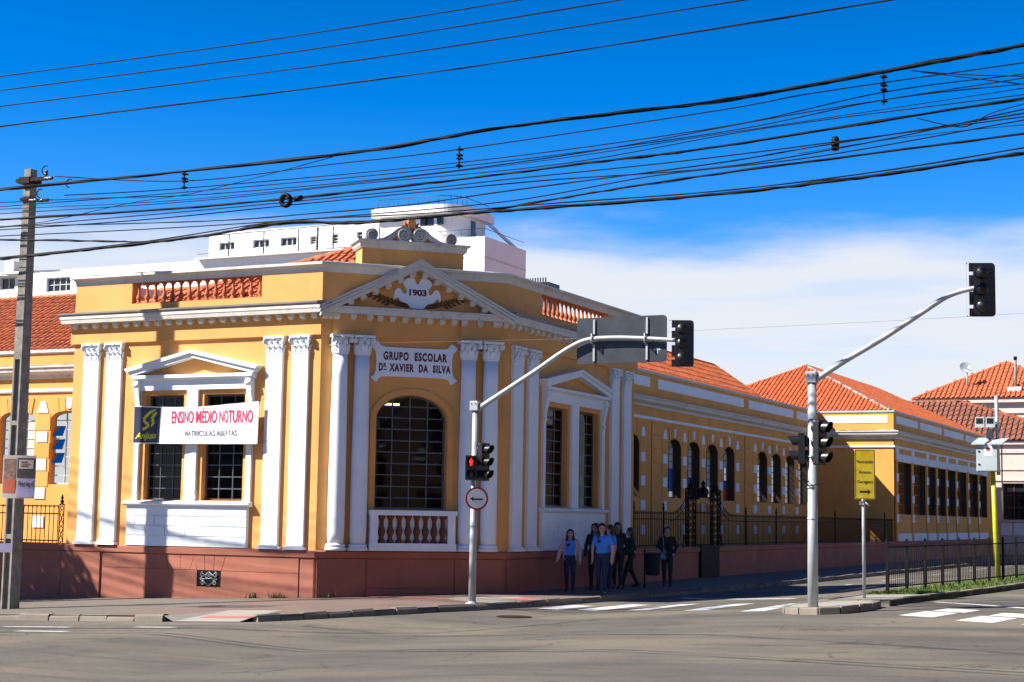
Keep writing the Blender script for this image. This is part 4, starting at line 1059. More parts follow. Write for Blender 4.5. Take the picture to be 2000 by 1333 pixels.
for y in (gate_y0, gate_y1):
    g_ = MB(); w = .13
    for dx in (-1, 1):
        for dy in (-1, 1): g_.tube([(BX-.08+dx*w,y+dy*w,.8),(BX-.08+dx*w,y+dy*w,2.65)], .024, 6)
    for k in range(9):
        z0 = .8+k*.205
        for dx in (-1, 1):
            g_.tube([(BX-.08+dx*w,y-w,z0),(BX-.08+dx*w,y+w,z0+.205)], .014, 5); g_.tube([(BX-.08+dx*w,y+w,z0),(BX-.08+dx*w,y-w,z0+.205)], .014, 5)
            g_.tube([(BX-.08+dx*.06,y+.09*math.cos(t),z0+.1+.09*math.sin(t)) for t in [k2*math.pi/5 for k2 in range(11)]], .011, 5)
        for dy in (-1, 1): g_.tube([(BX-.08-w,y+dy*w,z0),(BX-.08+w,y+dy*w,z0+.205)], .014, 5)
    g_.lathe((BX-.08,y,2.65), [(.19,0),(.19,.04),(.08,.07),(.11,.13),(.05,.2),(.02,.25),(.04,.3),(.004,.38)], 12)
    g_.tube([(BX-.08,y+ (1 if y > 51 else -1)*.75,.8),(BX-.08,y+(1 if y > 51 else -1)*.2,1.75)], .02, 6)
    g_.build('gate_pillar', 'iron_rust', gate)
g_ = MB()
for k in range(15): 
    y = lerp(gate_y0+.25, gate_y1-.25, k/14); g_.tube([(BX-.08,y,.8),(BX-.08,y,2.0+.25*math.sin(math.pi*k/14))], .012, 5)
for z in (.85, 1.9): g_.tube([(BX-.08,gate_y0+.2,z),(BX-.08,gate_y1-.2,z)], .022, 6)
g_.build('gate_leaf', 'iron', gate)
MB().box(BX+.06, BX+.13, gate_y0+.45, gate_y1-.15, -.3, .83).build('kick_plate', 'iron', gate)
g_ = MB(); g_.tube([(BX-.08,gate_y0,2.35),(BX-.08,51.72,2.45),(BX-.08,gate_y1,2.35)], .03, 8)
g_.lathe((BX-.08,51.72,2.4), [(.05,0),(.16,.06),(.10,.16),(.17,.26),(.07,.36),(.05,.42),(.09,.47),(.004,.60)], 12)
for sg in (-1, 1):
    pts = [(BX-.08, 51.72+sg*(.34+.17*(1-t/24)*math.cos(t*.5)), 2.55+.17*(1-t/24)*math.sin(t*.5)) for t in range(22)]; g_.tube(pts, .02, 6)
g_.build('overthrow', 'iron', gate)
FFL = Frame(0, AY+.08, 1, 0)
fl_ = iron_fence(FFL, -40, -29.45, .80, 1.02, 'thin iron fence with spear tips in front of the sunlit left wing', [-31.6, -34, -36.5], .145)
g_ = MB(); cx_ = -29.28
for dx in (-.07, .07): g_.tube([(cx_+dx,AY+.02,.8),(cx_+dx,AY+.02,1.8)], .013, 6)
for z0, z1 in ((.85,1.2),(1.27,1.62)):
    g_.tube([(cx_-.07,AY+.02,z0),(cx_+.07,AY+.02,z1)], .011, 5); g_.tube([(cx_+.07,AY+.02,z0),(cx_-.07,AY+.02,z1)], .011, 5)
for z in (.83, 1.235, 1.66, 1.76):
    for dx in (-.045, .045): g_.tube([(cx_+dx+.035*math.cos(t),AY+.02,z+.035*math.sin(t)) for t in [k*math.pi/5 for k in range(11)]], .009, 5)
g_.lathe((cx_,AY+.02,1.8), [(.09,0),(.03,.03),(.055,.08),(.02,.13),(.04,.17),(.003,.28)], 8)
g_.build('ornamental_post', 'iron', fl_)
# ================================================================ street furniture
def xf(mb, loc, ang):
    c, s = math.cos(ang), math.sin(ang)
    mb.v = [(loc[0]+x*c-y*s, loc[1]+x*s+y*c, loc[2]+z) for x, y, z in mb.v]; return mb
def rrect(x0, x1, z0, z1, r, n=5, corners=(1,1,1,1)):
    pts = []
    for (cx, cz, a0), on in zip(((x1-r,z0+r,-math.pi/2),(x1-r,z1-r,0),(x0+r,z1-r,math.pi/2),(x0+r,z0+r,math.pi)), corners):
        if on:
            for k in range(n+1): t = a0+math.pi/2*k/n; pts.append((cx+r*math.cos(t), cz+r*math.sin(t)))
        else: pts.append((x1 if cx > (x0+x1)/2 else x0, z1 if cz > (z0+z1)/2 else z0))
    return pts
F0 = Frame(0, 0, 1, 0)            # local frame: x right, -y out
def lprism(poly, y0, y1): return MB().prism(F0, poly, -y1, -y0)
def visor(r, L, zc, y0):
    mb = MB(); vs = []; n = 14
    for j, (yy, rr) in enumerate(((y0, r), (y0+L, r*.98))):
        for k in range(n+1):
            t = -.28*math.pi + (1.56*math.pi)*k/n
            yk = yy if j == 0 else y0 + L*(0.72+.28*math.sin(t)) 
            vs.append((rr*math.cos(t), yk, zc+rr*math.sin(t)))
    mb.add(vs, [(k, k+1, n+2+k, n+1+k) for k in range(n)], 0, True)
    vs2 = [(x*.965, y, zc+(z-zc)*.965) for x, y, z in vs]; mb.add(vs2, [(n+1+k, n+2+k, k+1, k) for k in range(n)], 0, True)
    mb.add([vs[n+1+k] for k in range(n+1)] + [vs2[n+1+k] for k in range(n+1)], [(k, k+1, n+2+k, n+1+k) for k in range(n)])
    return mb
def signal(loc, ang, n, label, pitch=.30, r=.105, plate=False, lit=None, name='traffic_light', square=False, group=None):
    root = thing(name, loc, label, 'traffic light', group)
    H = n*pitch; w = r*1.32
    hb = lprism(rrect(-w, w, 0, H, .03), -.10, .02)
    for k in range(n):
        zc = pitch*(k+.5)
        if not square: hb.lathe((0,-.10,zc), [(r*1.12,.0),(r*1.08,-.05),(r*.8,-.095),(0,-.11)], 16, 0, True, 'y')
        hb.box(-w*1.03, w*1.03, -.06, .012, zc+pitch/2-.012, zc+pitch/2+.006)
    xf(hb, loc, ang).build('housing', 'black_plastic', root)
    for k in range(n):
        zc = pitch*(k+.5)
        if square: v = MB().box(-r, r, .02, .2, zc+r*.95, zc+r); v.box(-r, -r*.94, .02, .19, zc-r*.7, zc+r*.95); v.box(r*.94, r, .02, .19, zc-r*.7, zc+r*.95)
        else: v = visor(r, .20, zc, .02)
        xf(v, loc, ang).build('visor', 'black_plastic', root)
        le = MB().lathe((0,.022,zc), [(0,.018),(r*.6,.014),(r*.92,0)], 18, 0, True, 'y')
        xf(le, loc, ang).build('lens', 'lens_dark', root)
    if lit is not None:
        zc = pitch*(lit+.5); mb = MB()
        mb.lathe((0,.045,zc+.06), [(.018,-.004),(.018,.004)], 12, 0, False, 'y')
        for bx in ((-.025,.025,-.03,.04),(-.042,-.028,-.02,.035),(.028,.042,-.02,.035),(-.025,-.004,-.085,-.03),(.004,.025,-.085,-.03)): mb.box(bx[0], bx[1], .042, .05, zc+bx[2], zc+bx[3])
        xf(mb, loc, ang).build('red_figure', 'red_lit', root)
    if plate:
        pw, z0, z1 = .255, -.03, H+.04; pm = MB()
        pm.prism(F0, rrect(-pw, -pw+.045, z0, z1, .044, 5, (0,0,1,1)), -.006, .006)
        pm.prism(F0, rrect(-pw+.125, pw, z0, z1, .07, 5, (1,1,0,0)), -.006, .006)
        zs = [z0]
        for k in range(n): zc = pitch*(k+.5); zs += [zc-.032, zc+.032]
        zs.append(z1)
        for k in range(0, len(zs), 2): pm.fbox(F0, -pw+.045, -pw+.125, -.006, .006, zs[k], zs[k+1])
        pm.v = [(x, y-.0, z) for x, y, z in pm.v]; xf(pm, loc, ang).build('backplate', 'black_plastic', root)
        br = MB().box(-.05, .05, -.22, -.1, H*.42, H*.62); br.tube([(-.03,-.2,H*.60),(-.03,-.26,H*.60)], .012, 6); br.tube([(.03,-.2,H*.45),(.03,-.26,H*.45)], .012, 6)
        xf(br, loc, ang).build('bracket', 'iron', root)
    return root
def smooth(pts, n=6):
    P = [Vector(p) for p in pts]; Q = []
    for i in range(len(P)-1):
        p0, p1, p2, p3 = P[max(i-1,0)], P[i], P[i+1], P[min(i+2,len(P)-1)]
        for k in range(n):
            t = k/n; Q.append(0.5*((2*p1)+(-p0+p2)*t+(2*p0-5*p1+4*p2-p3)*t*t+(-p0+3*p1-3*p2+p3)*t**3))
    Q.append(P[-1]); return Q
def mast(name, base, top, r0, r1, arm, rarm, label):
    root = thing(name, base, label, 'pole')
    x, y = base[0], base[1]
    MB().tube([(x,y,base[2]-.1),(x,y,lerp(base[2],top,.45)),(x,y,lerp(base[2],top,.451)),(x,y,top-.05)], [r0,lerp(r0,r1,.35),lerp(r0,r1,.6),r1], 18).build('post', 'galvanized', root)
    MB().lathe((x,y,base[2]), [(r0*1.9,0),(r0*1.9,.02),(r0*1.1,.03),(r0*1.05,.06)], 18).build('foot_plate', 'galvanized', root)
    P = smooth([(ax_, y, az_) for ax_, az_ in arm])
    MB().tube(P, [lerp(rarm, rarm*.72, i/len(P)) for i in range(len(P))], 14).build('mast_arm', 'galvanized', root)
    MB().box(x-.10, x+.10, y-.10, y+.10, top-.19, top+.02).build('arm_socket', 'galvanized', root, bevel=.008)
    mbb = MB()
    for dx in (-.05,.05): mbb.tube([(x+dx,y-.10,top-.04),(x+dx,y-.115,top-.04)], .012, 6)
    mbb.build('bolt', 'iron', root)
    for k in range(3):
        z = lerp(base[2], top, .38+.13*k); MB().tube([(x,y,z),(x,y,z+.025)], r0*1.02, 16).build('clamp_band', 'galvanized', root)
    return root
CP = (-16.579, 32.043, -.25)
mast('signal_pole', CP, 4.18, .082, .066, [(-16.50,4.04),(-15.69,4.51),(-15.07,4.87),(-14.59,5.17),(-14.22,5.37),(-13.86,5.49),(-13.27,5.51),(-12.56,5.47),(-11.87,5.41)], .060,
     'galvanized signal pole on the corner pavement whose arm bends right over the crossing')
# back of the big road sign on the arm
SP = thing('road_sign_back', (-13.15, 31.96, 4.97), 'big dark sign panel seen from behind on the mast arm', 'sign')
FS = Frame(-13.15, 32.15, 1, 0)
MB().prism(FS, rrect(-1.03, 1.04, 4.97, 5.97, .09), -.012, .012).build('panel', 'panel_back', SP)
for s, z_ in ((-.62,5.50),(.60,5.47)):
    MB().fbox(FS, s-.022, s+.022, .012, .045, 5.02, z_-.1).build('strut', 'galvanized', SP); MB().fbox(FS, s-.022, s+.022, .012, .045, z_+.09, 5.93).build('strut', 'galvanized', SP)
    MB().tube([FS.p(s,.03,z_-.1),FS.p(s,.17,z_-.1),FS.p(s,.17,z_+.1),FS.p(s,.03,z_+.1)], .018, 8).build('clamp', 'galvanized', SP)
tr_ = MB(); tr_.prism(FS, [(.84+.07*math.cos(t), 5.22+.055*math.sin(t)) for t in [math.pi*k/8 for k in range(9)]], .012, .016); tr_.fbox(FS, .83, .85, .012, .016, 5.15, 5.22)
tr_.build('tree_stamp', 'galvanized', SP)
signal((-11.76, 32.1, 4.88), R(22), 3, 'three-lens traffic light with backplate seen from behind beside the big sign panel', plate=True, pitch=.305)
signal((-16.33, 32.06, 2.44), R(-104), 3, 'three-lens traffic light on the corner pole turned to the right', pitch=.275, r=.10)
signal((-16.59, 31.91, 2.45), R(-156), 2, 'small pedestrian signal on the corner pole with its red figure lit', pitch=.27, r=.10, lit=1, name='pedestrian_signal', square=True)
rs = thing('arrow_sign', (-16.43, 31.87, 1.79), 'round white sign with red rim and black arrow pointing left', 'sign')
FA = Frame(-16.43, 31.89, .80, .60)
def disc(F, r, cz, o0, o1, n=32): return MB().prism(F, [(r*math.cos(2*math.pi*k/n), cz+r*math.sin(2*math.pi*k/n)) for k in range(n)], o0, o1, 0, True)
disc(FA, .255, 2.05, 0, .008).build('rim', 'sign_red', rs); disc(FA, .212, 2.05, .008, .011).build('face', 'sign_white', rs)
MB().prism(FA, [(-.15,2.05),(-.075,1.985),(-.075,2.017),(.14,2.017),(.14,2.053),(-.075,2.053),(-.075,2.085)], .011, .014).build('arrow', 'sign_black', rs)
RP = (-8.362, 29.943, .02)
mast('signal_pole', RP, 4.45, .10, .08, [(-8.32,4.30),(-7.74,4.66),(-7.06,5.04),(-6.49,5.39),(-6.11,5.63),(-5.83,5.79),(-5.56,5.88),(-5.28,5.93)], .06,
     'thick galvanized signal pole standing on the round traffic island')
signal((-5.24, 30.0, 5.43), R(20), 3, 'traffic light with backplate seen from behind against the sky at far right', plate=True, pitch=.305)
signal((-8.60, 29.90, 2.75), R(107), 2, 'two-lens signal on the island pole turned to the left', pitch=.275, r=.10)
signal((-8.17, 29.90, 2.71), R(-107), 3, 'three-lens signal on the island pole turned to the right', pitch=.28, r=.11)
cab = MB().tube(smooth([(-8.36,29.84,2.35),(-8.5,29.82,2.5),(-8.56,29.8,2.72),(-8.5,29.82,2.9)]), .012, 6); cab.tube(smooth([(-8.2,29.84,2.36),(-8.4,29.83,2.33),(-8.52,29.82,2.45)]), .012, 6)
ot = cab.build('signal_cable', 'rubber', None); tag(ot, 'loose black cable loop on the island pole below the signals', 'cable')
# traffic island with kerb stones
isl = [(-9.1,31.2),(-9.12,30.5),(-8.9,29.9),(-8.5,29.45),(-8.1,29.35),(-7.75,29.6),(-7.55,30.2),(-7.5,31.0),(-7.55,31.9),(-8.0,32.3),(-8.6,32.2)]
island = MB().hprism([(lerp(-8.3,x,.86), lerp(30.85,y,.88)) for x, y in isl], lambda x, y: rz_(x,y)-.2, lambda x, y: gz(x,y)+.0).build('traffic_island', 'ramp_concrete'); tag(island, None, None, kind='structure')
for i in range(len(isl)):
    a, b2 = Vector(isl[i]), Vector(isl[(i+1)%len(isl)]); c = Vector((-8.3,30.85)); mb = MB()
    ai_, bi_ = c+(a-c)*.84, c+(b2-c)*.84; h = kr.uniform(-.01,.015); g1, g2 = a.lerp(b2,.02), a.lerp(b2,.98); i1, i2 = ai_.lerp(bi_,.02), ai_.lerp(bi_,.98)
    mb.hprism([tuple(g1), tuple(g2), tuple(i2), tuple(i1)], lambda x, y: rz_(x,y)-.2, lambda x, y: gz(x,y)+.012+h)
    mb.build('kerb_stone', 'kerb', island, bevel=.025)
# median strip: kerb, grass, railing
medl = [(-8.95,32.6),(-8.9,36),(-8.75,40),(-8.5,46),(-8.2,60),(-8.1,100)]; medr = [(-7.5,32.4),(-7.1,36),(-6.75,40),(-6.35,46),(-6.1,60),(-6.0,100)]
mid = MB()
for i in range(5): mid.hprism([medr[i], medr[i+1], medl[i+1], medl[i]], lambda x, y: rz_(x,y)-.1, lambda x, y: gz(x,y)-.012)
median = mid.build('median_strip', 'dirt_weed'); tag(median, None, None, kind='structure')
MB().hprism([(-8.75,32.7),(-7.6,32.55),(-7.25,35.3),(-8.7,35.6)], lambda x, y: rz_(x,y), lambda x, y: gz(x,y)-.002).build('paved_nose', 'ramp_concrete', median)
for side, sg in ((medr, 1), (medl, -1)):
    for i in range(3):
        a, b2 = Vector(side[i]), Vector(side[i+1]); n = max(1, int((b2-a).length/1.0))
        for k in range(n):
            p, q = a.lerp(b2,(k+.01)/n), a.lerp(b2,(k+.99)/n); w = Vector((-.16*sg,0)); h = kr.uniform(-.008,.012)
            poly = [tuple(p), tuple(q), tuple(q+w), tuple(p+w)]
            MB().hprism(poly if sg > 0 else poly[::-1], lambda x, y: rz_(x,y)-.1, lambda x, y: gz(x,y)+.01+h).build('kerb_stone', 'kerb', median, bevel=.02)
poly = [(-8.97,32.42),(-7.46,32.22),(-7.48,32.4),(-8.96,32.6)]
MB().hprism(poly, lambda x, y: rz_(x,y)-.1, lambda x, y: gz(x,y)+.015).build('kerb_stone', 'kerb', median, bevel=.02)
plain('grass', (0.085, 0.135, 0.022), 0.8, 0, 0.4, 9)
gr = MB(); rg = random.Random(9)
for k in range(9000):
    y = 35.4+ (rg.random()**1.6)*20; i = 0
    while i < 4 and y > medr[i+1][1]: i += 1
    t = (y-medr[i][1])/(medr[i+1][1]-medr[i][1]); x0, x1 = lerp(medl[i][0],medl[i+1][0],t)+.17, lerp(medr[i][0],medr[i+1][0],t)-.17
    x = rg.uniform(x0, x1); h = rg.uniform(.03,.10); a = rg.random()*6.28; w = rg.uniform(.006,.012)*1.6; z = gz(x,y)-.015; lx, ly = rg.uniform(-.05,.05), rg.uniform(-.05,.05)
    gr.add([(x-w*math.cos(a),y-w*math.sin(a),z),(x+w*math.cos(a),y+w*math.sin(a),z),(x+lx,y+ly,z+h)], [(0,1,2)])
o = gr.build('grass', 'grass'); tag(o, 'short green grass on the median strip', 'grass', kind='stuff')
rail = thing('median_railing', (-8.45,36.27,gz(-8.45,36.27)), 'dark iron railing on the grassy median strip', 'railing')
def rx(y): return -8.45 + (y-36.27)*.105
Yp = [36.27 + 1.32*k for k in range(14)]
for y in Yp: 
    x = rx(y); z = gz(x,y)-.05; MB().box(x-.03, x+.03, y-.03, y+.03, z, z+1.19).lathe((x,y,z+1.19), [(.034,0),(.02,.03),(.0,.05)], 8).build('post', 'iron', rail)
rb_me = mesh_only(MB().tube([(0,0,.10),(0,0,1.02)], .008, 5), 'bar', 'iron')
for y0, y1 in zip(Yp[:-1], Yp[1:]):
    for zz in (.12, 1.0): MB().tube([(rx(y0),y0,gz(rx(y0),y0)+zz),(rx(y1),y1,gz(rx(y1),y1)+zz)], .016, 6).build('rail', 'iron', rail)
    for k in range(1, 10):
        y = lerp(y0, y1, k/10); inst('bar', rb_me, rail, (rx(y), y, gz(rx(y),y)))
# yellow direction sign
ys = thing('direction_sign', (-8.215,33.28,gz(-8.215,33.28)), 'yellow sign on a thin post with black words and an arrow to the right', 'sign')
x, y, z = -8.215, 33.228, .10
MB().tube([(x,y,z-.15),(x,y,3.0)], .036, 12).build('post', 'galvanized', ys)
FY = Frame(-8.165, 33.16, .93, .36)
ysp = MB().prism(FY, rrect(-.205, .205, 2.13, 3.14, .015), 0, .012).build('panel', 'sign_yellow', ys)
brd = MB()
for a in ((-.195,.195,2.14,2.15),(-.195,.195,3.12,3.13),(-.195,-.185,2.14,3.13),(.185,.195,2.14,3.13)): brd.fbox(FY, a[0], a[1], .0125, .014, a[2], a[3])
brd.build('border', 'sign_black', ysp)
for t, zz, wd in (('Permitido', 2.865, .33), ('Acesso', 2.655, .25), ('Garagens', 2.44, .32)): text_on(FY, -wd/2, zz, .0145, t, wd, None, 'sign_black', ysp, 'lettering', .012)
MB().prism(FY, [(-.11,2.265),(.05,2.265),(.05,2.235),(.12,2.285),(.05,2.335),(.05,2.305),(-.11,2.305)], .012, .0145).build('arrow', 'sign_black', ysp)
MB().box(x-.06, x+.02, y-.07, y-.01, 2.02, 2.09).build('clamp', 'galvanized', ys); MB().tube([(x+.03,y-.04,2.09),(x+.13,y-.05,2.0)], .018, 8).build('brace', 'galvanized', ys)
# yellow-green post with control cabinet and solar panels
yp = thing('control_post', (-7.58,45.416,gz(-7.58,45.4)), 'yellow-green post carrying a white control cabinet and small solar panels', 'post')
x, y = -7.59, 45.416; zb = gz(x,y)
MB().tube([(x,y,zb-.1),(x-.06,y,1.6),(x-.10,y,3.1)], [.075,.07,.06], 14).build('post', 'post_yellow', yp)
MB().tube([(x+.03,y+.1,3.0),(x+.0,y+.1,5.15)], [.05,.05], 12).build('upper_post', 'galvanized', yp)
MB().tube([(x+.13,y+.05,2.0),(x+.13,y+.05,4.0)], .02, 8).build('conduit', 'galvanized', yp)
cbn = MB().box(-8.07, -7.50, y-.32, y-.02, 3.08, 3.84).build('cabinet', 'cabinet', yp, bevel=.012)
MB().box(-8.045, -7.525, y-.332, y-.32, 3.105, 3.815).build('door', 'cabinet', cbn)
for zz in (3.62, 3.27): MB().lathe((-7.99, y-.345, zz), [(.028,0),(.028,.014),(.012,.016)], 12, 0, True, 'y').build('lock', 'iron', cbn)
Fcab = Frame(0, y-.333, 1, 0)
MB().fbox(Fcab, -7.86, -7.64, 0, .002, 3.50, 3.77).build('label', 'sign_white', cbn)
em = MB()
for dx in (-.035, 0, .035): em.prism(Fcab, [(-7.75+dx-.012,3.62),(-7.75+dx+.012,3.62),(-7.75+dx+.02,3.73),(-7.75+dx-.02,3.73)], .002, .004)
em.build('emblem', 'sign_red', cbn)
for x0 in (-8.18, -7.72):
    so = MB(); so.add([(x0,y-.42,3.80),(x0+.36,y-.42,3.80),(x0+.46,y+.12,3.98),(x0+.10,y+.12,3.98),(x0,y-.42,3.835),(x0+.36,y-.42,3.835),(x0+.46,y+.12,4.015),(x0+.10,y+.12,4.015)], [(3,2,1,0),(4,5,6,7),(0,1,5,4),(1,2,6,5),(2,3,7,6),(3,0,4,7)])
    so.build('canopy_panel', 'cabinet', yp)
for x0 in (-8.12, -7.84):
    so = MB().box(x0, x0+.24, y-.14, y-.06, 4.28, 4.56); so.build('camera_box', 'cabinet', yp); MB().box(x0+.03, x0+.21, y-.145, y-.139, 4.38, 4.53).build('camera_window', 'glass_dark', yp)
MB().tube([(-8.1,y-.1,4.42),(-7.55,y-.0,4.42)], .022, 8).build('camera_bar', 'galvanized', yp)
MB().box(-7.82, -7.66, y-.12, y+.02, 3.98, 4.24).build('transformer', 'panel_back', yp)
# ---- utility pole at the left: double-T concrete post
PX, PY, PZ = -26.30, 28.27, gz(-26.3, 28.27)
up_ = thing('utility_pole', (PX,PY,PZ), 'tall concrete utility pole at the left edge of the pavement', 'pole')
def taper(w0, d0, w1, d1, z0, z1, x=PX, y=PY):
    vs = []
    for w, d, z in ((w0,d0,z0),(w1,d1,z1)): vs += [(x-w/2,y-d/2,z),(x+w/2,y-d/2,z),(x+w/2,y+d/2,z),(x-w/2,y+d/2,z)]
    return vs
bf = [(0,3,2,1),(4,5,6,7),(0,1,5,4),(1,2,6,5),(2,3,7,6),(3,0,4,7)]
ZS = 5.05
KX = .84
mb = MB(); mb.add(taper(.29,.33,.22,.26,ZS,9.46), bf)
mb.add([(PX-.16,PY-.19,PZ-.3),(PX-.105,PY-.19,PZ-.3),(PX-.105,PY+.19,PZ-.3),(PX-.16,PY+.19,PZ-.3),(PX-.145,PY-.165,ZS),(PX-.09,PY-.165,ZS),(PX-.09,PY+.165,ZS),(PX-.145,PY+.165,ZS)], bf)
mb.add([(PX+.105,PY-.19,PZ-.3),(PX+.16,PY-.19,PZ-.3),(PX+.16,PY+.19,PZ-.3),(PX+.105,PY+.19,PZ-.3),(PX+.09,PY-.165,ZS),(PX+.145,PY-.165,ZS),(PX+.145,PY+.165,ZS),(PX+.09,PY+.165,ZS)], bf)
mb.add(taper(.23,.20,.19,.17,PZ-.3,ZS-.001), bf)
for z in (3.55, 2.25, 1.0): mb.box(PX-.11, PX+.11, PY-.17, PY+.17, z, z+.1)
mb.v = [(PX+(x-PX)*KX, PY+(y-PY)*KX, z) for x, y, z in mb.v]; mb.build('shaft', 'concrete_pole', up_)
hl = MB()
for k in range(26):
    z = 5.2+.165*k; d = lerp(.165,.13,(z-ZS)/4.41)*KX; hl.lathe((PX-.01,PY-d-.0015,z), [(.013,0),(.013,.002)], 8, 0, False, 'y')
hl.build('bolt_hole', 'iron', up_)
ar = MB(); ar.box(PX-.26, PX+.62, PY-.20, PY-.10, 9.14, 9.22); ar.box(PX-.16, PX+.16, PY-.22, PY+.2, 9.10, 9.25); ar.box(PX-.14,PX+.14,PY-.17,PY+.17,8.72,8.78)
ar.build('crossarm', 'iron_rust', up_)
for xx, zz in ((PX+.60,9.24),):
    MB().lathe((xx,PY-.15,zz), [(.015,-.1),(.015,0),(.045,.01),(.05,.05),(.03,.06),(.045,.08),(.04,.12),(.0,.14)], 12).build('insulator', 'ceramic', up_)
for x0, zz in ((PX+.72,9.16),(PX+.30,8.68),(PX+.62,8.66)):
    MB().lathe((0,0,0), [(.02,-.14),(.05,-.12),(.06,-.04),(.035,0),(.06,.04),(.05,.12),(.02,.14)], 12, 0, True, 'y').build('x', 'ceramic')
    ob = bpy.data.objects['x']; me = ob.data; bpy.data.objects.remove(ob); me.name = 'strain_insulator'
    inst('strain_insulator', me, up_, (x0,PY-.2,zz), (0,0,R(90)), (.8,1,.8))
hk = MB()
for cx_, cz_ in ((PX+.62,9.36),(PX+1.35,9.0),(PX+.5,8.83)):
    hk.tube([(cx_+.10*math.cos(t),PY-.2,cz_+.10*math.sin(t)) for t in [R(60)+R(200)*k/10 for k in range(11)]], .013, 6)
hk.tube([(PX+.0,PY-.2,8.75),(PX+.95,PY-.25,8.64)], .012, 6); hk.build('hook', 'iron', up_)
# poster boards tied to the pole
FP = Frame(-25.97, 27.98, .93, .37)
pb = thing('poster_board', (-25.97,27.98,1.9), 'printed advertising board tied to the concrete pole', 'poster')
wv = lambda s, z: .03*math.sin((s+.4)*4)+ (.06*(2.05-z) if z < 2.05 else 0)
def curved(F, a, b2, c_, d_, o, nx=10, nz=4, w=wv):
    mb = MB(); vs = [F.p(lerp(a,b2,i/nx), o+w(lerp(a,b2,i/nx), lerp(c_,d_,j/nz)), lerp(c_,d_,j/nz)) for j in range(nz+1) for i in range(nx+1)]
    mb.add(vs, [(j*(nx+1)+i, j*(nx+1)+i+1, (j+1)*(nx+1)+i+1, (j+1)*(nx+1)+i) for j in range(nz) for i in range(nx)], 0, True); return mb
curved(FP, -.36, .40, 1.90, 2.86, 0).build('sheet', 'poster_paper', pb)
curved(FP, -.33, -.05, 2.02, 2.78, .004).build('picture', 'poster_photo', pb); curved(FP, -.33, -.05, 2.02, 2.33, .007).build('picture', 'poster_red', pb)
curved(FP, -.02, .38, 2.36, 2.80, .004).build('dark_field', 'poster_dark', pb); curved(FP, .02, .34, 2.56, 2.76, .007).build('light_field', 'poster_paper', pb)
text_on(FP, .03, 2.16, .012, 'Barigui', .33, None, 'poster_dark', pb, 'lettering', .03, wv)
for zz, wd, mm in ((2.70,.15,'poster_dark'),(2.655,.22,'poster_red'),(2.61,.17,'poster_dark')): curved(FP, .06, .06+wd, zz, zz+.022, .011, 4, 1).build('print_line', mm, pb)
curved(FP, .0, .36, 1.92, 2.34, .004).build('light_field', 'poster_lilac', pb)
lil = curved(Frame(-26.2,27.95,.93,.37), -.14, .16, .70, .90, .08, w=lambda s, z: 0).build('flyer', 'poster_lilac'); tag(lil, 'small lilac flyer pasted low on the concrete pole', 'flyer')
# second pole, left of the picture, whose shadow falls across the sunlit front
tp = thing('utility_pole', (-30.05,30.0,gz(-30,30)), 'concrete pole beyond the left edge whose shadow crosses the banner', 'pole')
mb = MB(); mb.add(taper(.34,.40,.20,.26,gz(-30,30)-.3,13.6,-30.05,30.0), bf); mb.build('shaft', 'concrete_pole', tp)
bx_ = MB().lathe((-29.85,30.0,4.2), [(.05,0),(.20,.06),(.22,.7),(.1,.82),(.0,.84)], 16); bx_.build('equipment_drum', 'panel_back', tp)
MB().box(-31.2,-29.6,29.9,30.0,12.4,12.5).build('crossarm', 'iron_rust', tp)
MB().tube([(-30.1,30,11.2),(-30.9,30,12.4)], .03, 6).build('arm_brace', 'iron_rust', tp)
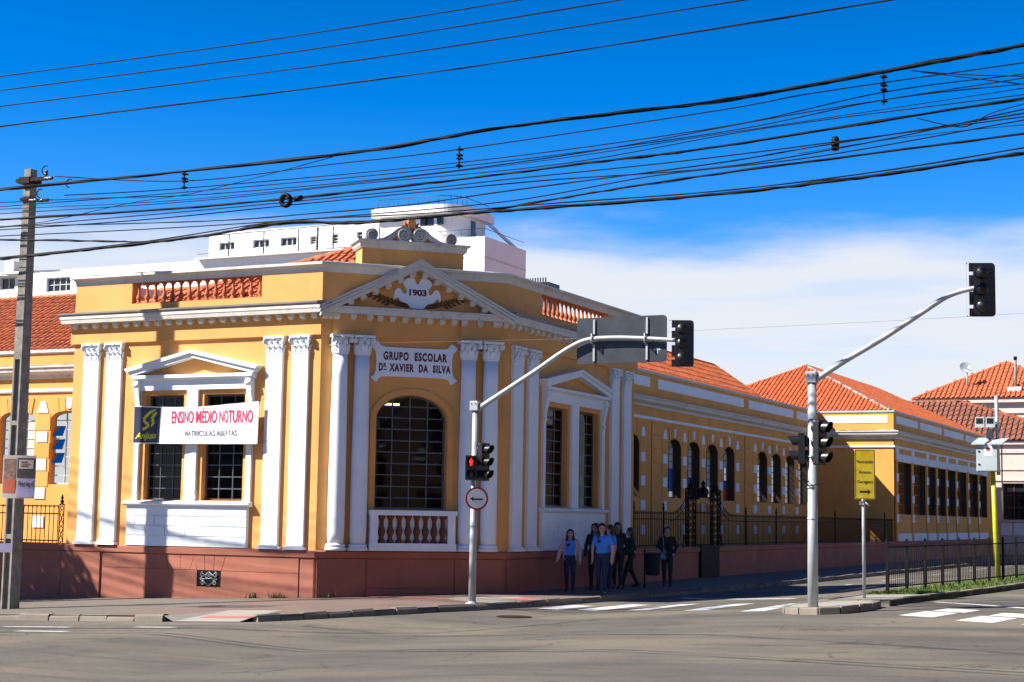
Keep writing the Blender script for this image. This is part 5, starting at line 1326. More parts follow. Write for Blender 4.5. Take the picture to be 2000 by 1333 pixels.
# ---- overhead cables
CABLES = [
('thick',0.05,27.5,[(-27.40,8.84),(-26.48,8.86),(-17.72,8.90),(-13.55,9.13),(-9.42,9.21),(-6.40,9.43),(-4.04,9.63),(-3.22,9.71)],'thickest black cable, topmost of the heavy bundle below the four thin sky wires'),
('w2',0.018,27.75,[(-25.11,9.11),(-21.46,8.72),(-17.87,8.78),(-14.81,8.84),(-9.51,9.10),(-7.60,9.25),(-4.08,9.40),(-3.26,9.45)],'thin wire just under the thickest cable, starting at the crossarm of the utility pole'),
('w3',0.016,27.7,[(-24.76,8.64),(-21.41,8.55),(-14.78,8.56),(-9.49,8.77),(-6.42,9.12),(-4.08,9.19),(-3.26,9.23)],'thin wire tied to the lower strain insulators of the utility pole'),
('w4',0.016,27.65,[(-27.52,8.50),(-26.60,8.50),(-20.87,8.45),(-14.75,8.47),(-9.47,8.66),(-6.41,8.97),(-4.07,9.01),(-3.26,9.04)],'thin wire passing just below the hanging spacers'),
('w5',0.012,27.6,[(-27.47,8.43),(-26.54,8.43),(-20.83,8.27),(-13.59,8.40),(-9.45,8.62),(-4.07,8.92),(-3.25,8.98)],'hair-thin wire directly above the upper bundled cable'),
('w6',0.034,27.4,[(-27.25,8.11),(-26.33,8.14),(-20.67,8.05),(-15.73,8.12),(-11.38,8.27),(-9.39,8.34),(-4.04,8.70),(-3.23,8.76)],'heavy bundled cable from which the splice case hangs at the right'),
('w7',0.012,27.55,[(-27.39,8.02),(-25.21,8.04),(-22.84,8.29),(-20.80,8.42),(-17.63,8.88)],'thin wire rising steeply across the others to meet the thickest cable'),
('w8',0.02,27.35,[(-27.20,8.00),(-26.28,7.97),(-20.62,7.72),(-17.83,7.70),(-15.69,7.72),(-13.46,7.84),(-9.37,8.03),(-7.49,8.18),(-4.04,8.43),(-3.23,8.49)],'sagging medium cable passing just above the school crest'),
('w9',0.018,27.3,[(-27.14,7.94),(-26.23,7.94),(-20.59,7.95),(-15.67,8.00),(-13.44,8.05),(-9.35,8.13),(-4.03,8.36),(-3.23,8.40)],'medium cable carrying the cable coil in front of the white tower'),
('w10',0.03,27.25,[(-27.08,7.71),(-26.16,7.65),(-23.24,7.44),(-21.70,7.34),(-19.88,7.44),(-18.50,7.51),(-16.79,7.44),(-15.28,7.42),(-13.94,7.46),(-11.82,7.64),(-9.33,7.81),(-4.03,8.06),(-3.23,8.09)],'second lowest heavy cable, which joins the lowest one above the banner front'),
('w11',0.042,27.2,[(-26.99,7.19),(-26.08,7.20),(-23.19,7.28),(-20.49,7.38),(-18.46,7.53),(-16.76,7.40),(-14.47,7.43),(-12.52,7.42),(-9.32,7.43),(-6.56,7.54),(-4.03,7.73),(-3.23,7.79)],'lowest heavy black cable, crossing just above the roof line'),
('t1',0.019,26.5,[(-26.58,11.15),(-25.68,11.15),(-18.87,11.14),(-12.89,11.25),(-10.04,11.30)],'topmost of the four thin wires across the deep blue sky'),
('t2',0.019,26.5,[(-26.56,10.83),(-25.66,10.83),(-17.63,10.83),(-10.88,10.99),(-8.15,11.06)],'second from the top of the four thin wires across the deep blue sky'),
('t3',0.019,26.5,[(-26.53,10.47),(-25.64,10.47),(-16.43,10.49),(-8.57,10.69),(-6.37,10.76)],'third from the top of the four thin wires across the deep blue sky'),
('t4',0.021,26.5,[(-26.50,10.01),(-25.61,10.02),(-14.71,10.07),(-6.03,10.36),(-3.87,10.44)],'lowest of the four thin wires across the deep blue sky'),
('y1',0.016,27.62,[(-27.5,8.62),(-24.0,8.50),(-20.9,8.36),(-16.0,8.36),(-12.0,8.52),(-8.0,8.86),(-4.07,9.10),(-3.25,9.16)],'thin wire weaving between the spacers, above the hair-thin one'),
('y2',0.015,27.48,[(-26.5,8.30),(-21.0,8.20),(-17.0,8.26),(-12.5,8.30),(-8.5,8.62),(-4.05,8.78),(-3.24,8.84)],'thin wire dipping onto the upper bundled cable near the middle'),
('y3',0.018,27.36,[(-26.3,7.90),(-22.0,7.86),(-18.0,7.92),(-13.0,7.98),(-9.36,7.95),(-6.5,8.18),(-4.04,8.50),(-3.23,8.56)],'wavy wire just under the cable with the coil'),
('y4',0.018,27.28,[(-26.2,7.74),(-21.5,7.62),(-17.5,7.58),(-13.5,7.62),(-10.5,7.88),(-7.5,7.98),(-4.03,8.30),(-3.23,8.36)],'medium wire crossing the sagging cable right of the white tower'),
('y5',0.02,27.22,[(-26.1,7.24),(-22.0,7.36),(-18.6,7.56),(-15.5,7.50),(-12.5,7.50),(-9.3,7.49),(-6.5,7.61),(-4.03,7.82),(-3.23,7.88)],'thin wire riding on top of the lowest heavy cable'),
('x1',0.014,27.45,[(-5.90,9.38),(-5.04,9.22),(-4.04,9.08),(-3.23,8.96)],'upper of two short wires crossing downward at the upper right'),
('x2',0.014,27.46,[(-5.73,9.34),(-4.88,9.14),(-4.05,8.95),(-3.24,8.77)],'lower of two short wires crossing downward at the upper right'),
('x3',0.014,27.32,[(-5.80,8.51),(-5.29,8.34),(-4.95,8.29),(-4.57,8.47),(-4.03,8.58)],'short slack loop hanging from the bundled cable at the far right'),
('x4',0.01,27.33,[(-7.85,8.07),(-6.50,8.17),(-5.29,8.22),(-4.04,8.23),(-3.23,8.24)],'faint thin wire running under the slack loop at the far right')]
cr_ = random.Random(21)
for nm, rad, yy, pts, lab in CABLES:
    sgn = -1 if nm != 'w7' else 0
    P = [(x, yy, z) for x, z in pts]
    if nm[0] in 'wty' and nm not in ('w2','w3','w7') or nm == 'thick':
        x0, z0 = pts[0]; x1, z1 = pts[-1]
        if nm != 'thick' or True: P = [(x0-2*k, yy, z0+.05*k*k) for k in range(6,0,-1)] + P
    if nm[0] in 'wty' and nm != 'w7' or nm == 'thick':
        zs_ = (P[-1][2]-P[-2][2])/(P[-1][0]-P[-2][0]); P = P + [(P[-1][0]+1.5*k, yy, P[-1][2]+1.5*k*zs_) for k in range(1,9)]
    P = smooth(P, 8)
    rad *= 1.35
    mb = MB().tube(P, [rad*.5*(1.0+ (cr_.uniform(-.22,.22) if rad > .025 else 0)) for _ in P], 6)
    if rad > .028:
        ph = cr_.random()*6; Q = smooth([tuple(p) for p in P], 4)
        mb.tube([(p.x, p.y+rad*.42*math.cos(ph+k*.5), p.z+rad*.42*math.sin(ph+k*.5)) for k, p in enumerate(Q)], rad*.24, 5)
        mb.tube([(p.x, p.y+rad*.5*math.cos(ph+2+k*.23), p.z+rad*.5*math.sin(ph+2+k*.23)+.01*math.sin(k*.11)) for k, p in enumerate(Q)], rad*.16, 5)
    o = mb.build('overhead_cable', 'rubber'); tag(o, lab, 'cable', 'overhead cables')
wr = MB().tube(smooth([FC.p(.75,.3,5.78), (-15.46,35,5.88), (-12.0,33.3,5.75), (-4.94,33,5.81), (10,33,6.2)], 8), .0035, 5)
tag(wr.build('stay_wire', 'concrete_pole'), 'thin pale wire from the name board across to the right behind the signals', 'wire')
for (x, z0, z1), lab in (((-21.4,8.50,8.90),'hanging wire spacer near the utility pole'),((-14.75,8.42,8.87),'hanging wire spacer left of the middle of the sky'),((-6.42,8.87,9.46),'hanging wire spacer at the upper right')):
    mb = MB().tube([(x,27.62,z0),(x,27.62,z1)], .014, 6)
    for t in (.12,.45,.6,.85): 
        zc = lerp(z0,z1,t); mb.lathe((x,27.62,zc), [(.0,-.04),(.045,-.02),(.05,.02),(.0,.04)], 8); mb.box(x-.05,x+.05,27.58,27.7,zc-.012,zc+.012)
    tag(mb.build('wire_spacer', 'iron'), lab, 'spacer', 'wire spacers')
c_ = MB()
for dy in (0,.05): c_.tube([(-18.55+.105*math.cos(t),27.25+dy,8.0+.115*math.sin(t)) for t in [2*math.pi*k/18 for k in range(19)]], .04, 8)
tag(c_.build('cable_coil', 'rubber'), 'round coil of spare cable hanging left of the crest', 'coil')
tag(MB().tube([(-18.36,27.3,8.02),(-18.18,27.3,8.04)], .05, 10).build('cable_joint', 'rubber'), 'small black joint just right of the cable coil', 'joint')
tag(MB().lathe((-7.22,27.4,8.08), [(.0,0),(.06,.01),(.07,.06),(.07,.2),(.05,.25),(.0,.26)], 12).build('splice_case', 'rubber'), 'black splice case hanging from the bundled cable at the right', 'splice case')
# ---- banner on the left front
FLB = Frame(AX+.18, AY, 1, 0)
bn = thing('banner', FLB.p(-3.7,.25,3.34), 'navy and white school banner stretched across the left front windows', 'banner')
def bw(s, z): return .02*math.sin(s*5.1+z*2)+.012*math.sin(s*11+1.3*z)
def topb(s): t = (s+5.6)/3.81; return 4.335+.045*t-.10*math.sin(math.pi*t)*(1-.3*t)
def botb(s): t = (s+5.6)/3.81; return 3.36-.03*t
def bpiece(a, b2, v0, v1, o, mat, parent, name):
    nx, nz = max(2, int((b2-a)/.08)), 8; vs = []
    for j in range(nz+1):
        for i in range(nx+1):
            s = lerp(a,b2,i/nx); z = lerp(botb(s), topb(s), lerp(v0,v1,j/nz)); vs.append(FLB.p(s, o+bw(s,z), z))
    mb = MB(); mb.add(vs, [(j*(nx+1)+i, j*(nx+1)+i+1, (j+1)*(nx+1)+i+1, (j+1)*(nx+1)+i) for j in range(nz) for i in range(nx)], 0, True)
    return mb.build(name, mat, parent)
bpiece(-5.60, -1.79, 0, 1, .25, 'banner_white', bn, 'sheet')
bpiece(-5.59, -4.74, .03, .97, .254, 'banner_navy', bn, 'navy_field')
wt = lambda s, z: bw(s, z)
text_on(FLB, -4.40, 3.86, .258, 'ENSINO MÉDIO NOTURNO', 2.46, .39, 'banner_red', bn, 'lettering', .015, wt)
text_on(FLB, -3.98, 3.54, .258, 'MATRÍCULAS ABERTAS', 1.60, .17, 'banner_grey', bn, 'lettering', .008, wt)
text_on(FLB, -5.53, 3.43, .259, 'Anjuss', .72, .22, 'banner_yellow', bn, 'lettering', .03, wt, .3)
lg = MB()
def ribbon(pts, ws):
    for (p, w1), (q, w2) in zip(zip(pts[:-1], ws[:-1]), zip(pts[1:], ws[1:])):
        d = Vector((q[0]-p[0], q[1]-p[1])).normalized(); n_ = Vector((-d.y, d.x))
        vs = [(p[0]-n_.x*w1,p[1]-n_.y*w1),(q[0]-n_.x*w2,q[1]-n_.y*w2),(q[0]+n_.x*w2,q[1]+n_.y*w2),(p[0]+n_.x*w1,p[1]+n_.y*w1)]
        lg.add([FLB.p(a_, .260+bw(a_,b_), b_) for a_, b_ in vs], [(0,1,2,3)])
ribbon([(-4.86,4.22),(-5.02,4.16),(-5.18,4.06),(-5.27,3.97),(-5.22,3.90),(-5.10,3.85),(-5.14,3.78),(-5.30,3.72)], [.012,.04,.045,.042,.04,.04,.04,.03])
ribbon([(-4.84,4.14),(-4.95,4.05),(-4.98,3.97),(-4.92,3.91),(-4.96,3.84),(-5.02,3.79)], [.035,.05,.05,.045,.04,.012])
lg.build('emblem', 'banner_yellow', bn)
for s, z in ((-5.6,4.33),(-5.6,3.37),(-1.79,4.38),(-1.79,3.34)):
    MB().tube([FLB.p(s,.25,z),FLB.p(s+(-.25 if s < -4 else .25),.05,z+.1)], .006, 5).build('cord', 'rubber', bn)
# weeds along the wall foot
wd = MB(); rw = random.Random(4)
for s0, F in ((-.95,FL),(-1.7,FL),(.25,FC),(-1.0,FL)):
    for k in range(26):
        s = s0+rw.gauss(0,.1); p = F.p(s,.13,0); z = gz(p[0],p[1]); h = rw.uniform(.04,.2); a = rw.random()*6.28; w = .014; lx, ly = rw.uniform(-.1,.1), rw.uniform(-.06,.02)
        wd.add([(p[0]-w*math.cos(a),p[1]-w*math.sin(a),z),(p[0]+w*math.cos(a),p[1]+w*math.sin(a),z),(p[0]+lx,p[1]+ly,z+h)], [(0,1,2)])
tag(wd.build('weeds', 'dirt_weed'), 'small weeds growing along the foot of the terracotta plinth', 'weeds', kind='stuff')
# ================================================================ buildings behind
def far_window(F, a, b2, z0, z1, o, parent, cols=2, rows=1, mat='window_bar_white'):
    w = MB()
    for q in ((a,a+.05,z0,z1),(b2-.05,b2,z0,z1),(a+.05,b2-.05,z0,z0+.05),(a+.05,b2-.05,z1-.05,z1)): w.fbox(F, q[0], q[1], o-.04, o+.05, q[2], q[3])
    for i in range(1, cols): s = lerp(a,b2,i/cols); w.fbox(F, s-.03, s+.03, o-.03, o+.03, z0+.05, z1-.05)
    for j in range(1, rows): z = lerp(z0,z1,j/rows); w.fbox(F, a+.05, b2-.05, o-.028, o+.028, z-.025, z+.025)
    w = w.build('window', mat, parent)
    for i in range(cols):
        for j in range(rows):
            MB().fbox(F, lerp(a,b2,i/cols)+.03, lerp(a,b2,(i+1)/cols)-.03, o-.012, o, lerp(z0,z1,j/rows)+.025, lerp(z0,z1,(j+1)/rows)-.025).build('pane', 'glass_dark', w)
wb = thing('apartment_building', (-50,72,0), 'large white modern building with rounded roof tower behind the school', 'building')
FB = Frame(0, 72, 1, 0)
w1 = [(-65.4,-63.6,14.2,15.02,0),(-68.6,-66.6,14.2,15.02,0),(-71.6,-69.6,14.2,15.02,0),(-62.2,-60.4,14.2,15.02,0),(-59,-57.2,14.2,15.02,0)]
wall_open(FB, -82, -43.4, -2, 15.45, w1, .25).build('wall', 'far_white', wb)
for a, b2, z0, z1, r in w1: far_window(FB, a, b2, z0, z1, -.18, wb, 4, 2)
MB().fbox(FB, -82, -43.41, -14, -.02, 15.3, 15.44).build('flat_roof', 'far_white', wb)
MB().fbox(FB, -82, -43.4, 0, .18, 13.9, 14.06).build('ledge', 'far_white', wb)
MB().fbox(FB, -54.6, -43.4, -.3, .35, 15.452, 15.52).build('ledge', 'far_white', wb)
FB2 = Frame(0, 72.5, 1, 0)
w2 = [(-53.61,-52.6,16.03,16.46,0),(-51.37,-50.31,16.03,16.48,0),(-49.57,-48.53,16.02,16.49,0),(-47.67,-47.3,16.02,16.45,0),(-46.29,-45.92,15.96,16.48,0),(-44.77,-44.41,15.95,16.52,0)]
wall_open(FB2, -54.3, -43.4, 15.45, 17.03, w2, .2).build('wall', 'far_white', wb)
for i, (a, b2, z0, z1, r) in enumerate(w2): far_window(FB2, a, b2, z0, z1, -.14, wb, 3 if i < 3 else 1, 1 if i < 3 else 3)
MB().fbox(FB2, -54.3, -43.4, -9, -.001, 16.9, 17.029).build('flat_roof', 'far_white', wb)
mb = MB()
for x in (-52.42,-50.14,-47.91,-46.72,-45.73): mb.tube([(x,71.75,15.5),(x,71.75,16.75)], .035 if x != -46.72 else .06, 6)
mb.tube([(-54.3,71.75,16.72),(-43.4,71.75,16.86)], .025, 6); mb.tube([(-54.5,71.75,15.75),(-43.4,71.75,15.75)], .015, 5)
mb.build('roof_railing', 'panel_back', wb)
# tower with a rounded corner
def tower_poly(e):
    x0, x1, y0, y1, r = -43.35-e, -38.2+e, 71.6-e, 75.6+e, 1.5+e
    return [(x0,y0)] + [(x1-r+r*math.cos(t), y0+r+r*math.sin(t)) for t in [-math.pi/2+math.pi/2*k/12 for k in range(13)]] + [(x1,y1),(x0,y1)]
MB().hprism(tower_poly(-.35), 14.5, 17.0).build('wall', 'far_white', wb)
MB().hprism(tower_poly(0), 17.0, 17.42).build('roof_slab', 'far_white', wb); MB().hprism(tower_poly(-.12), 17.42, 17.5).build('roof_slab', 'cornice_white', wb)
MB().hprism(tower_poly(0), 14.4, 15.9).build('tower_base', 'far_white', wb)
FT = Frame(0, 71.95, 1, 0)
for a, b2 in ((-41.4,-40.95),(-40.6,-40.2),(-40.29,-39.83),(-39.63,-39.27)):
    MB().fbox(FT, a, b2, -.02, .03, 16.46, 16.82).build('window', 'glass_dark', wb)
rl = MB(); pts = [(x,y,17.95) for x, y in tower_poly(-.25)][:-1]; rl.tube(pts, .02, 5)
for p in pts[::2]: rl.tube([(p[0],p[1],17.5),p], .015, 5)
for k in range(7): rl.tube([(-43.1+.6*k,71.85,17.5),(-43.1+.6*k,71.85,17.95)], .012, 5)
rl.build('roof_railing', 'panel_back', wb)
MB().box(-38.6,-38.52,73.6,74.1,15.9,16.9).build('door', 'glass_dark', wb)
MB().tube([(-38.2,75.0,16.9),(-37.2,76.4,15.7)], .09, 6).build('stair_stringer', 'far_white', wb)
MB().box(-40.5, -36.85, 71.9, 76.7, -2, 15.70).build('annex', 'far_white', wb)
MB().box(-40.5, -36.84, 71.89, 76.71, 14.6, 14.7).build('annex_ledge', 'cornice_white', wb)
r2 = MB(); 
for k in range(9): r2.tube([(-40.2+.4*k,71.95,15.7),(-40.2+.4*k,71.95,16.1)], .012, 5)
r2.tube([(-40.2,71.95,16.1),(-36.9,71.95,16.1),(-36.9,76.6,16.1)], .015, 5); r2.build('annex_railing', 'panel_back', wb)
rv = thing('rooftop_unit', (-31.1,66,11), 'dark blue louvred unit on a roof just right of the white tower', 'roof unit')
MB().box(-31.75,-30.55,66,67.2,7,12.25).build('base', 'panel_back', rv)
for k in range(9): MB().box(-31.76+.13*k,-31.70+.13*k,65.97,66,11.9,12.45).build('slat', 'panel_back', rv)
# house at the far left behind the tiled roof
lb = thing('left_house', (-60,60,0), 'pale house with a dark window band behind the left tiled roof', 'house')
FH = Frame(0, 60, 1, 0)
ho = [(-60.8,-58.9,12.35,12.95,0),(-58.7,-57.6,12.35,12.95,0),(-57.45,-56.5,12.35,12.95,0)]
wall_open(FH, -70, -56.1, -2, 13.05, ho, .25).build('wall', 'far_white', lb)
for a, b2, z0, z1, r in ho: far_window(FH, a, b2, z0, z1, -.15, lb, 2, 1)
rf = MB(); rf.add([(-70.3,59.6,13.05),(-55.9,59.6,13.05),(-55.9,62.5,13.55),(-70.3,62.5,13.55),(-70.3,59.6,13.15),(-55.9,59.6,13.15),(-55.9,62.5,13.65),(-70.3,62.5,13.65)], [(0,3,2,1),(4,5,6,7),(0,1,5,4),(1,2,6,5),(2,3,7,6),(3,0,4,7)]); rf.build('roof', 'far_white', lb)
MB().box(-57.7,-57.1,60.5,61.2,13.2,13.85).build('chimney', 'cornice_white', lb)
an = MB().tube([(-57.0,61,13.5),(-57.0,61,16.3)], .025, 5)
for z, w in ((16.25,.2),(16.0,.3),(15.75,.25)): an.tube([(-57-w,61,z),(-57+w,61,z)], .015, 5)
tag(an.build('tv_antenna', 'iron'), 'thin television antenna above the house at the far left', 'antenna')
# low house with brown tiles, and the tall house with the orange hipped roof
lh = thing('brown_roof_house', (-20,109,0), 'pale low house with weathered brown tiled roof at the far right', 'house')
FLH = Frame(0, 109, 1, 0)
lo = [(-17.85,-16.5,2.0,4.35,0),(-15.6,-14.3,2.0,4.35,0)]
wall_open(FLH, -32, -12.6, -1.5, 7.0, lo, .3).build('wall', 'far_pink', lh)
for a, b2, z0, z1, r in lo: far_window(FLH, a, b2, z0, z1, -.2, lh, 2, 3, 'shutter_red')
mb = MB(); mb.add([(-12.6,109,-1.5),(-12.6,117,-1.5),(-12.6,117,7),(-12.6,109,7)], [(0,1,2,3)]); mb.build('wall', 'far_pink', lh)
for z0, z1, o in ((6.3,6.5,.08),(6.85,7.1,.2),(5.2,5.32,.06),(4.5,4.62,.07),(1.85,1.98,.1),(.1,.9,.1)): MB().fbox(FLH, -32, -12.5, 0, o, z0, z1).build('moulding', 'far_pink', lh)
for k in range(6): MB().fbox(FLH, -18+.8*k, -17.3+.8*k, 0, .06, 1.0, 1.8).build('base_block', 'far_white', lh)
tl = tiled  # same clay tiles, larger courses
TILES.clear()
a_, b_, c_, d_ = (-32.3,108.7,7.1), (-12.3,108.7,7.1), (-12.3,117.3,7.1), (-32.3,117.3,7.1); e_, f_ = (-28,113,10.0), (-21.3,113,10.0)
tiled([a_,b_,f_,e_], 'tile_brown', lh, sc=1.6); tiled([b_,c_,f_], 'tile_brown', lh, sc=1.6); tiled([c_,d_,e_,f_], 'tile_brown', lh, tiles=False); tiled([d_,a_,e_], 'tile_brown', lh, tiles=False)
ridge([b_,f_], 'tile', lh, .14); ridge([e_,f_], 'tile_brown', lh, .13)
th = thing('hip_roof_house', (-20,125,0), 'tall pale house with a big orange hipped roof at the far right', 'house')
FTH = Frame(0, 125, 1, 0)
MB().box(-26.5,-15.2,125,137,-1.5,11.0).build('wall', 'far_pink', th)
for z0, z1, o in ((10.75,11.1,.3),(9.95,10.1,.12),(9.6,9.7,.1),(8.4,8.5,.08)): MB().fbox(FTH, -26.8, -14.9, 0, o, z0, z1).build('moulding', 'far_pink', th)
a_, b_, c_, d_ = (-27,124.6,11.1), (-14.7,124.6,11.1), (-14.7,137.4,11.1), (-27,137.4,11.1); e_, f_ = (-20.86,130.4,14.3), (-20.86,131.6,14.3)
tiled([a_,b_,e_], 'tile_old', th, sc=1.6); tiled([b_,c_,f_,e_], 'tile_old', th, tiles=False); tiled([c_,d_,f_], 'tile_old', th, tiles=False); tiled([d_,a_,e_,f_], 'tile_old', th, tiles=False)
ridge([a_,e_], 'tile', th, .13); ridge([b_,e_], 'tile', th, .13)
per = {}
for (p, e, u, n_, mt_, ro, sc) in TILES:
    M = Matrix((e, u, n_)).transposed(); mb = per.setdefault((ro.name, mt_), MB()); mb.add([tuple(p + M @ (Vector(v)*sc)) for v in tm.v], tm.f)
for (rn, mt_), mb in per.items():
    o = mb.build('roof_tiles', mt_, bpy.data.objects[rn]); o['kind'] = 'stuff'
ds = thing('satellite_dish', (-23.2,126.3,12.0), 'pale satellite dish on a short pole on the orange hipped roof', 'satellite dish')
MB().tube([(-23.2,126.3,11.9),(-23.2,126.3,13.3)], .06, 8).build('pole', 'galvanized', ds)
dm = MB().lathe((0,0,0), [(0,0),(.2,.03),(.4,.1),(.5,.16),(.48,.16),(.38,.11),(.0,.03)], 20)
rot = Matrix.Rotation(R(62), 4, 'X') @ Matrix.Rotation(0, 4, 'Z')
dm.v = [tuple((Matrix.Rotation(R(25),4,'Z') @ rot @ Vector(v)) + Vector((-23.3,126.2,13.5))) for v in dm.v]; dm.build('dish', 'cabinet', ds)
MB().tube([(-23.3,126.2,13.5),(-23.0,125.6,13.75)], .03, 6).build('feed_arm', 'galvanized', ds)
vp = thing('vent_pipe', (-19.6,126.2,11.8), 'tall grey vent pipe on the orange hipped roof', 'pipe')
MB().tube([(-19.6,126.2,11.6),(-19.6,126.2,14.05)], .10, 10).build('pipe', 'concrete_pole', vp); MB().tube([(-19.6,126.2,14.05),(-19.6,126.2,14.3)], .13, 10).build('cowl', 'iron', vp)
MB().box(-20.1,-19.1,125.5,126.2,11.55,11.95).build('flashing', 'far_white', vp)

# ================================================================ across the streets, outside the picture
def block(x0, x1, y0, y1, h, mat, label, face, nw, nf):
    r = thing('city_building', ((x0+x1)/2,(y0+y1)/2,0), label, 'building')
    MB().box(x0,x1,y0,y1,-2,h).build('wall', mat, r); MB().box(x0-.25,x1+.25,y0-.25,y1+.25,h,h+.35).build('cornice', 'cornice_white', r)
    F, L = (Frame(x0,y1,0,-1), y1-y0) if face == 'w' else (Frame(x1,y1,-1,0), x1-x0)
    for i in range(nw):
        for j in range(nf):
            s = L*(i+.5)/nw; z = 1.2+j*(h-1)/nf
            MB().fbox(F, s-.65, s+.65, -.05, .06, z, z+1.7).build('window', 'glass_dark', r); MB().fbox(F, s-.75, s+.75, 0, .16, z-.12, z).build('sill', 'far_white', r)
block(7, 20, 30, 62, 10.5, 'far_brown', 'brown building beyond the right edge, mirrored in the side windows', 'w', 9, 3)
block(8, 22, 66, 100, 8, 'far_brown', 'long brown building beyond the right edge, farther up the side street', 'w', 9, 2)
block(-62, -24, -34, -16, 9, 'far_pink', 'wide added block behind the viewer on the left, cutting off low sky', 'n', 10, 2)  # unseen, added to hold back low bright sky from the walls
block(-20, 4, -36, -18, 13, 'far_white', 'taller added block behind the viewer, cutting off low sky and mirrored in the front windows', 'n', 7, 4)  # also added out of view, for less sky fill and for glass reflections
block(9, 24, -2, 25, 11, 'far_brown', 'unseen brown block added beyond the right edge, mirrored dark in the arched window', 'w', 8, 3)  # added out of view so the arched window reflects a dark face, not cloud
tt = thing('street_tree', (-36.0,28.0,gz(-36,28)), 'small street tree beyond the left edge shading the pavement', 'tree')
MB().tube(smooth([(-36,28,gz(-36,28)-.2),(-35.95,28.05,1.2),(-36.05,27.95,2.8),(-36,28,5.2)]), [lerp(.16,.06,k/18) for k in range(19)], 10).build('trunk', 'concrete_pole', tt)
lm = MB()
for a, el, L_ in ((0.3,.6,1.5),(1.6,.7,1.6),(2.9,.55,1.5),(4.1,.7,1.5),(5.3,.6,1.6)):
    lm.tube(smooth([(-36,28,3.6),(-36+.5*L_*math.cos(a),28+.5*L_*math.sin(a),3.6+L_*.6),(-36+L_*math.cos(a),28+L_*math.sin(a),3.8+L_*1.3)]), [.05]*6+[.035]*6+[.02], 6)
lm.build('limb', 'concrete_pole', tt)
plain('leaves', (0.05, 0.085, 0.02), 0.7, 0, 0.4, 3)
lv = MB(); rt_ = random.Random(31)
for k in range(5200):
    d = Vector((rt_.gauss(0,1),rt_.gauss(0,1),rt_.gauss(0,1))).normalized()*(rt_.random()**.4); p = Vector((-36.0,28.0,6.35)) + Vector((d.x*1.75,d.y*1.75,d.z*1.75))
    u = Vector((rt_.gauss(0,1),rt_.gauss(0,1),rt_.gauss(0,.5))).normalized(); w = u.cross(Vector((rt_.gauss(0,1),rt_.gauss(0,1),rt_.gauss(0,1)))).normalized(); a_, b_ = .12, .06
    lv.add([tuple(p-u*a_), tuple(p+w*b_), tuple(p+u*a_), tuple(p-w*b_)], [(0,1,2,3)])
lv.build('crown', 'leaves', tt)
# ================================================================ people
def surface_nets(f, org, h):
    ins = f < 0; nx, ny, nz = f.shape
    c = [ins[i:nx-1+i, j:ny-1+j, k:nz-1+k] for i in (0,1) for j in (0,1) for k in (0,1)]
    s = sum(x.astype(np.int8) for x in c); act = (s > 0) & (s < 8)
    ids = -np.ones(act.shape, int); idx = np.argwhere(act); ids[act] = np.arange(len(idx))
    P = np.zeros((len(idx),3)); N = np.zeros(len(idx))
    I, J, K = idx.T
    for a in ((0,0,0),(0,0,1),(0,1,0),(0,1,1),(1,0,0),(1,0,1),(1,1,0),(1,1,1)):
        for ax in range(3):
            if a[ax] == 1: continue
            b_ = list(a); b_[ax] = 1
            fa = f[I+a[0],J+a[1],K+a[2]]; fb = f[I+b_[0],J+b_[1],K+b_[2]]; mk = (fa < 0) != (fb < 0)
            t = np.where(mk, fa/(fa-fb+1e-12), 0); pt = np.tile(np.array(a,float),(len(idx),1)); pt[:,ax] += t
            P[mk] += pt[mk]; N[mk] += 1
    P = (P/N[:,None] + idx)*h + np.array(org)
    faces = []
    for ax in range(3):
        sl = [slice(None)]*3; sl2 = [slice(None)]*3; sl[ax] = slice(0,-1); sl2[ax] = slice(1,None)
        cr = ins[tuple(sl)] != ins[tuple(sl2)]; u, v = [(1,2),(2,0),(0,1)][ax]
        E_ = np.argwhere(cr); E_ = E_[(E_[:,u] > 0) & (E_[:,v] > 0) & (E_[:,u] < ids.shape[u]) & (E_[:,v] < ids.shape[v])]
        q = []
        for du, dv in ((-1,-1),(0,-1),(0,0),(-1,0)):
            e = E_.copy(); e[:,u] += du; e[:,v] += dv; q.append(ids[e[:,0],e[:,1],e[:,2]])
        q = np.stack(q,1); fl = ins[E_[:,0],E_[:,1],E_[:,2]]
        q[~fl] = q[~fl][:,::-1]; faces.append(q[(q >= 0).all(1)])
    return P, np.concatenate(faces)
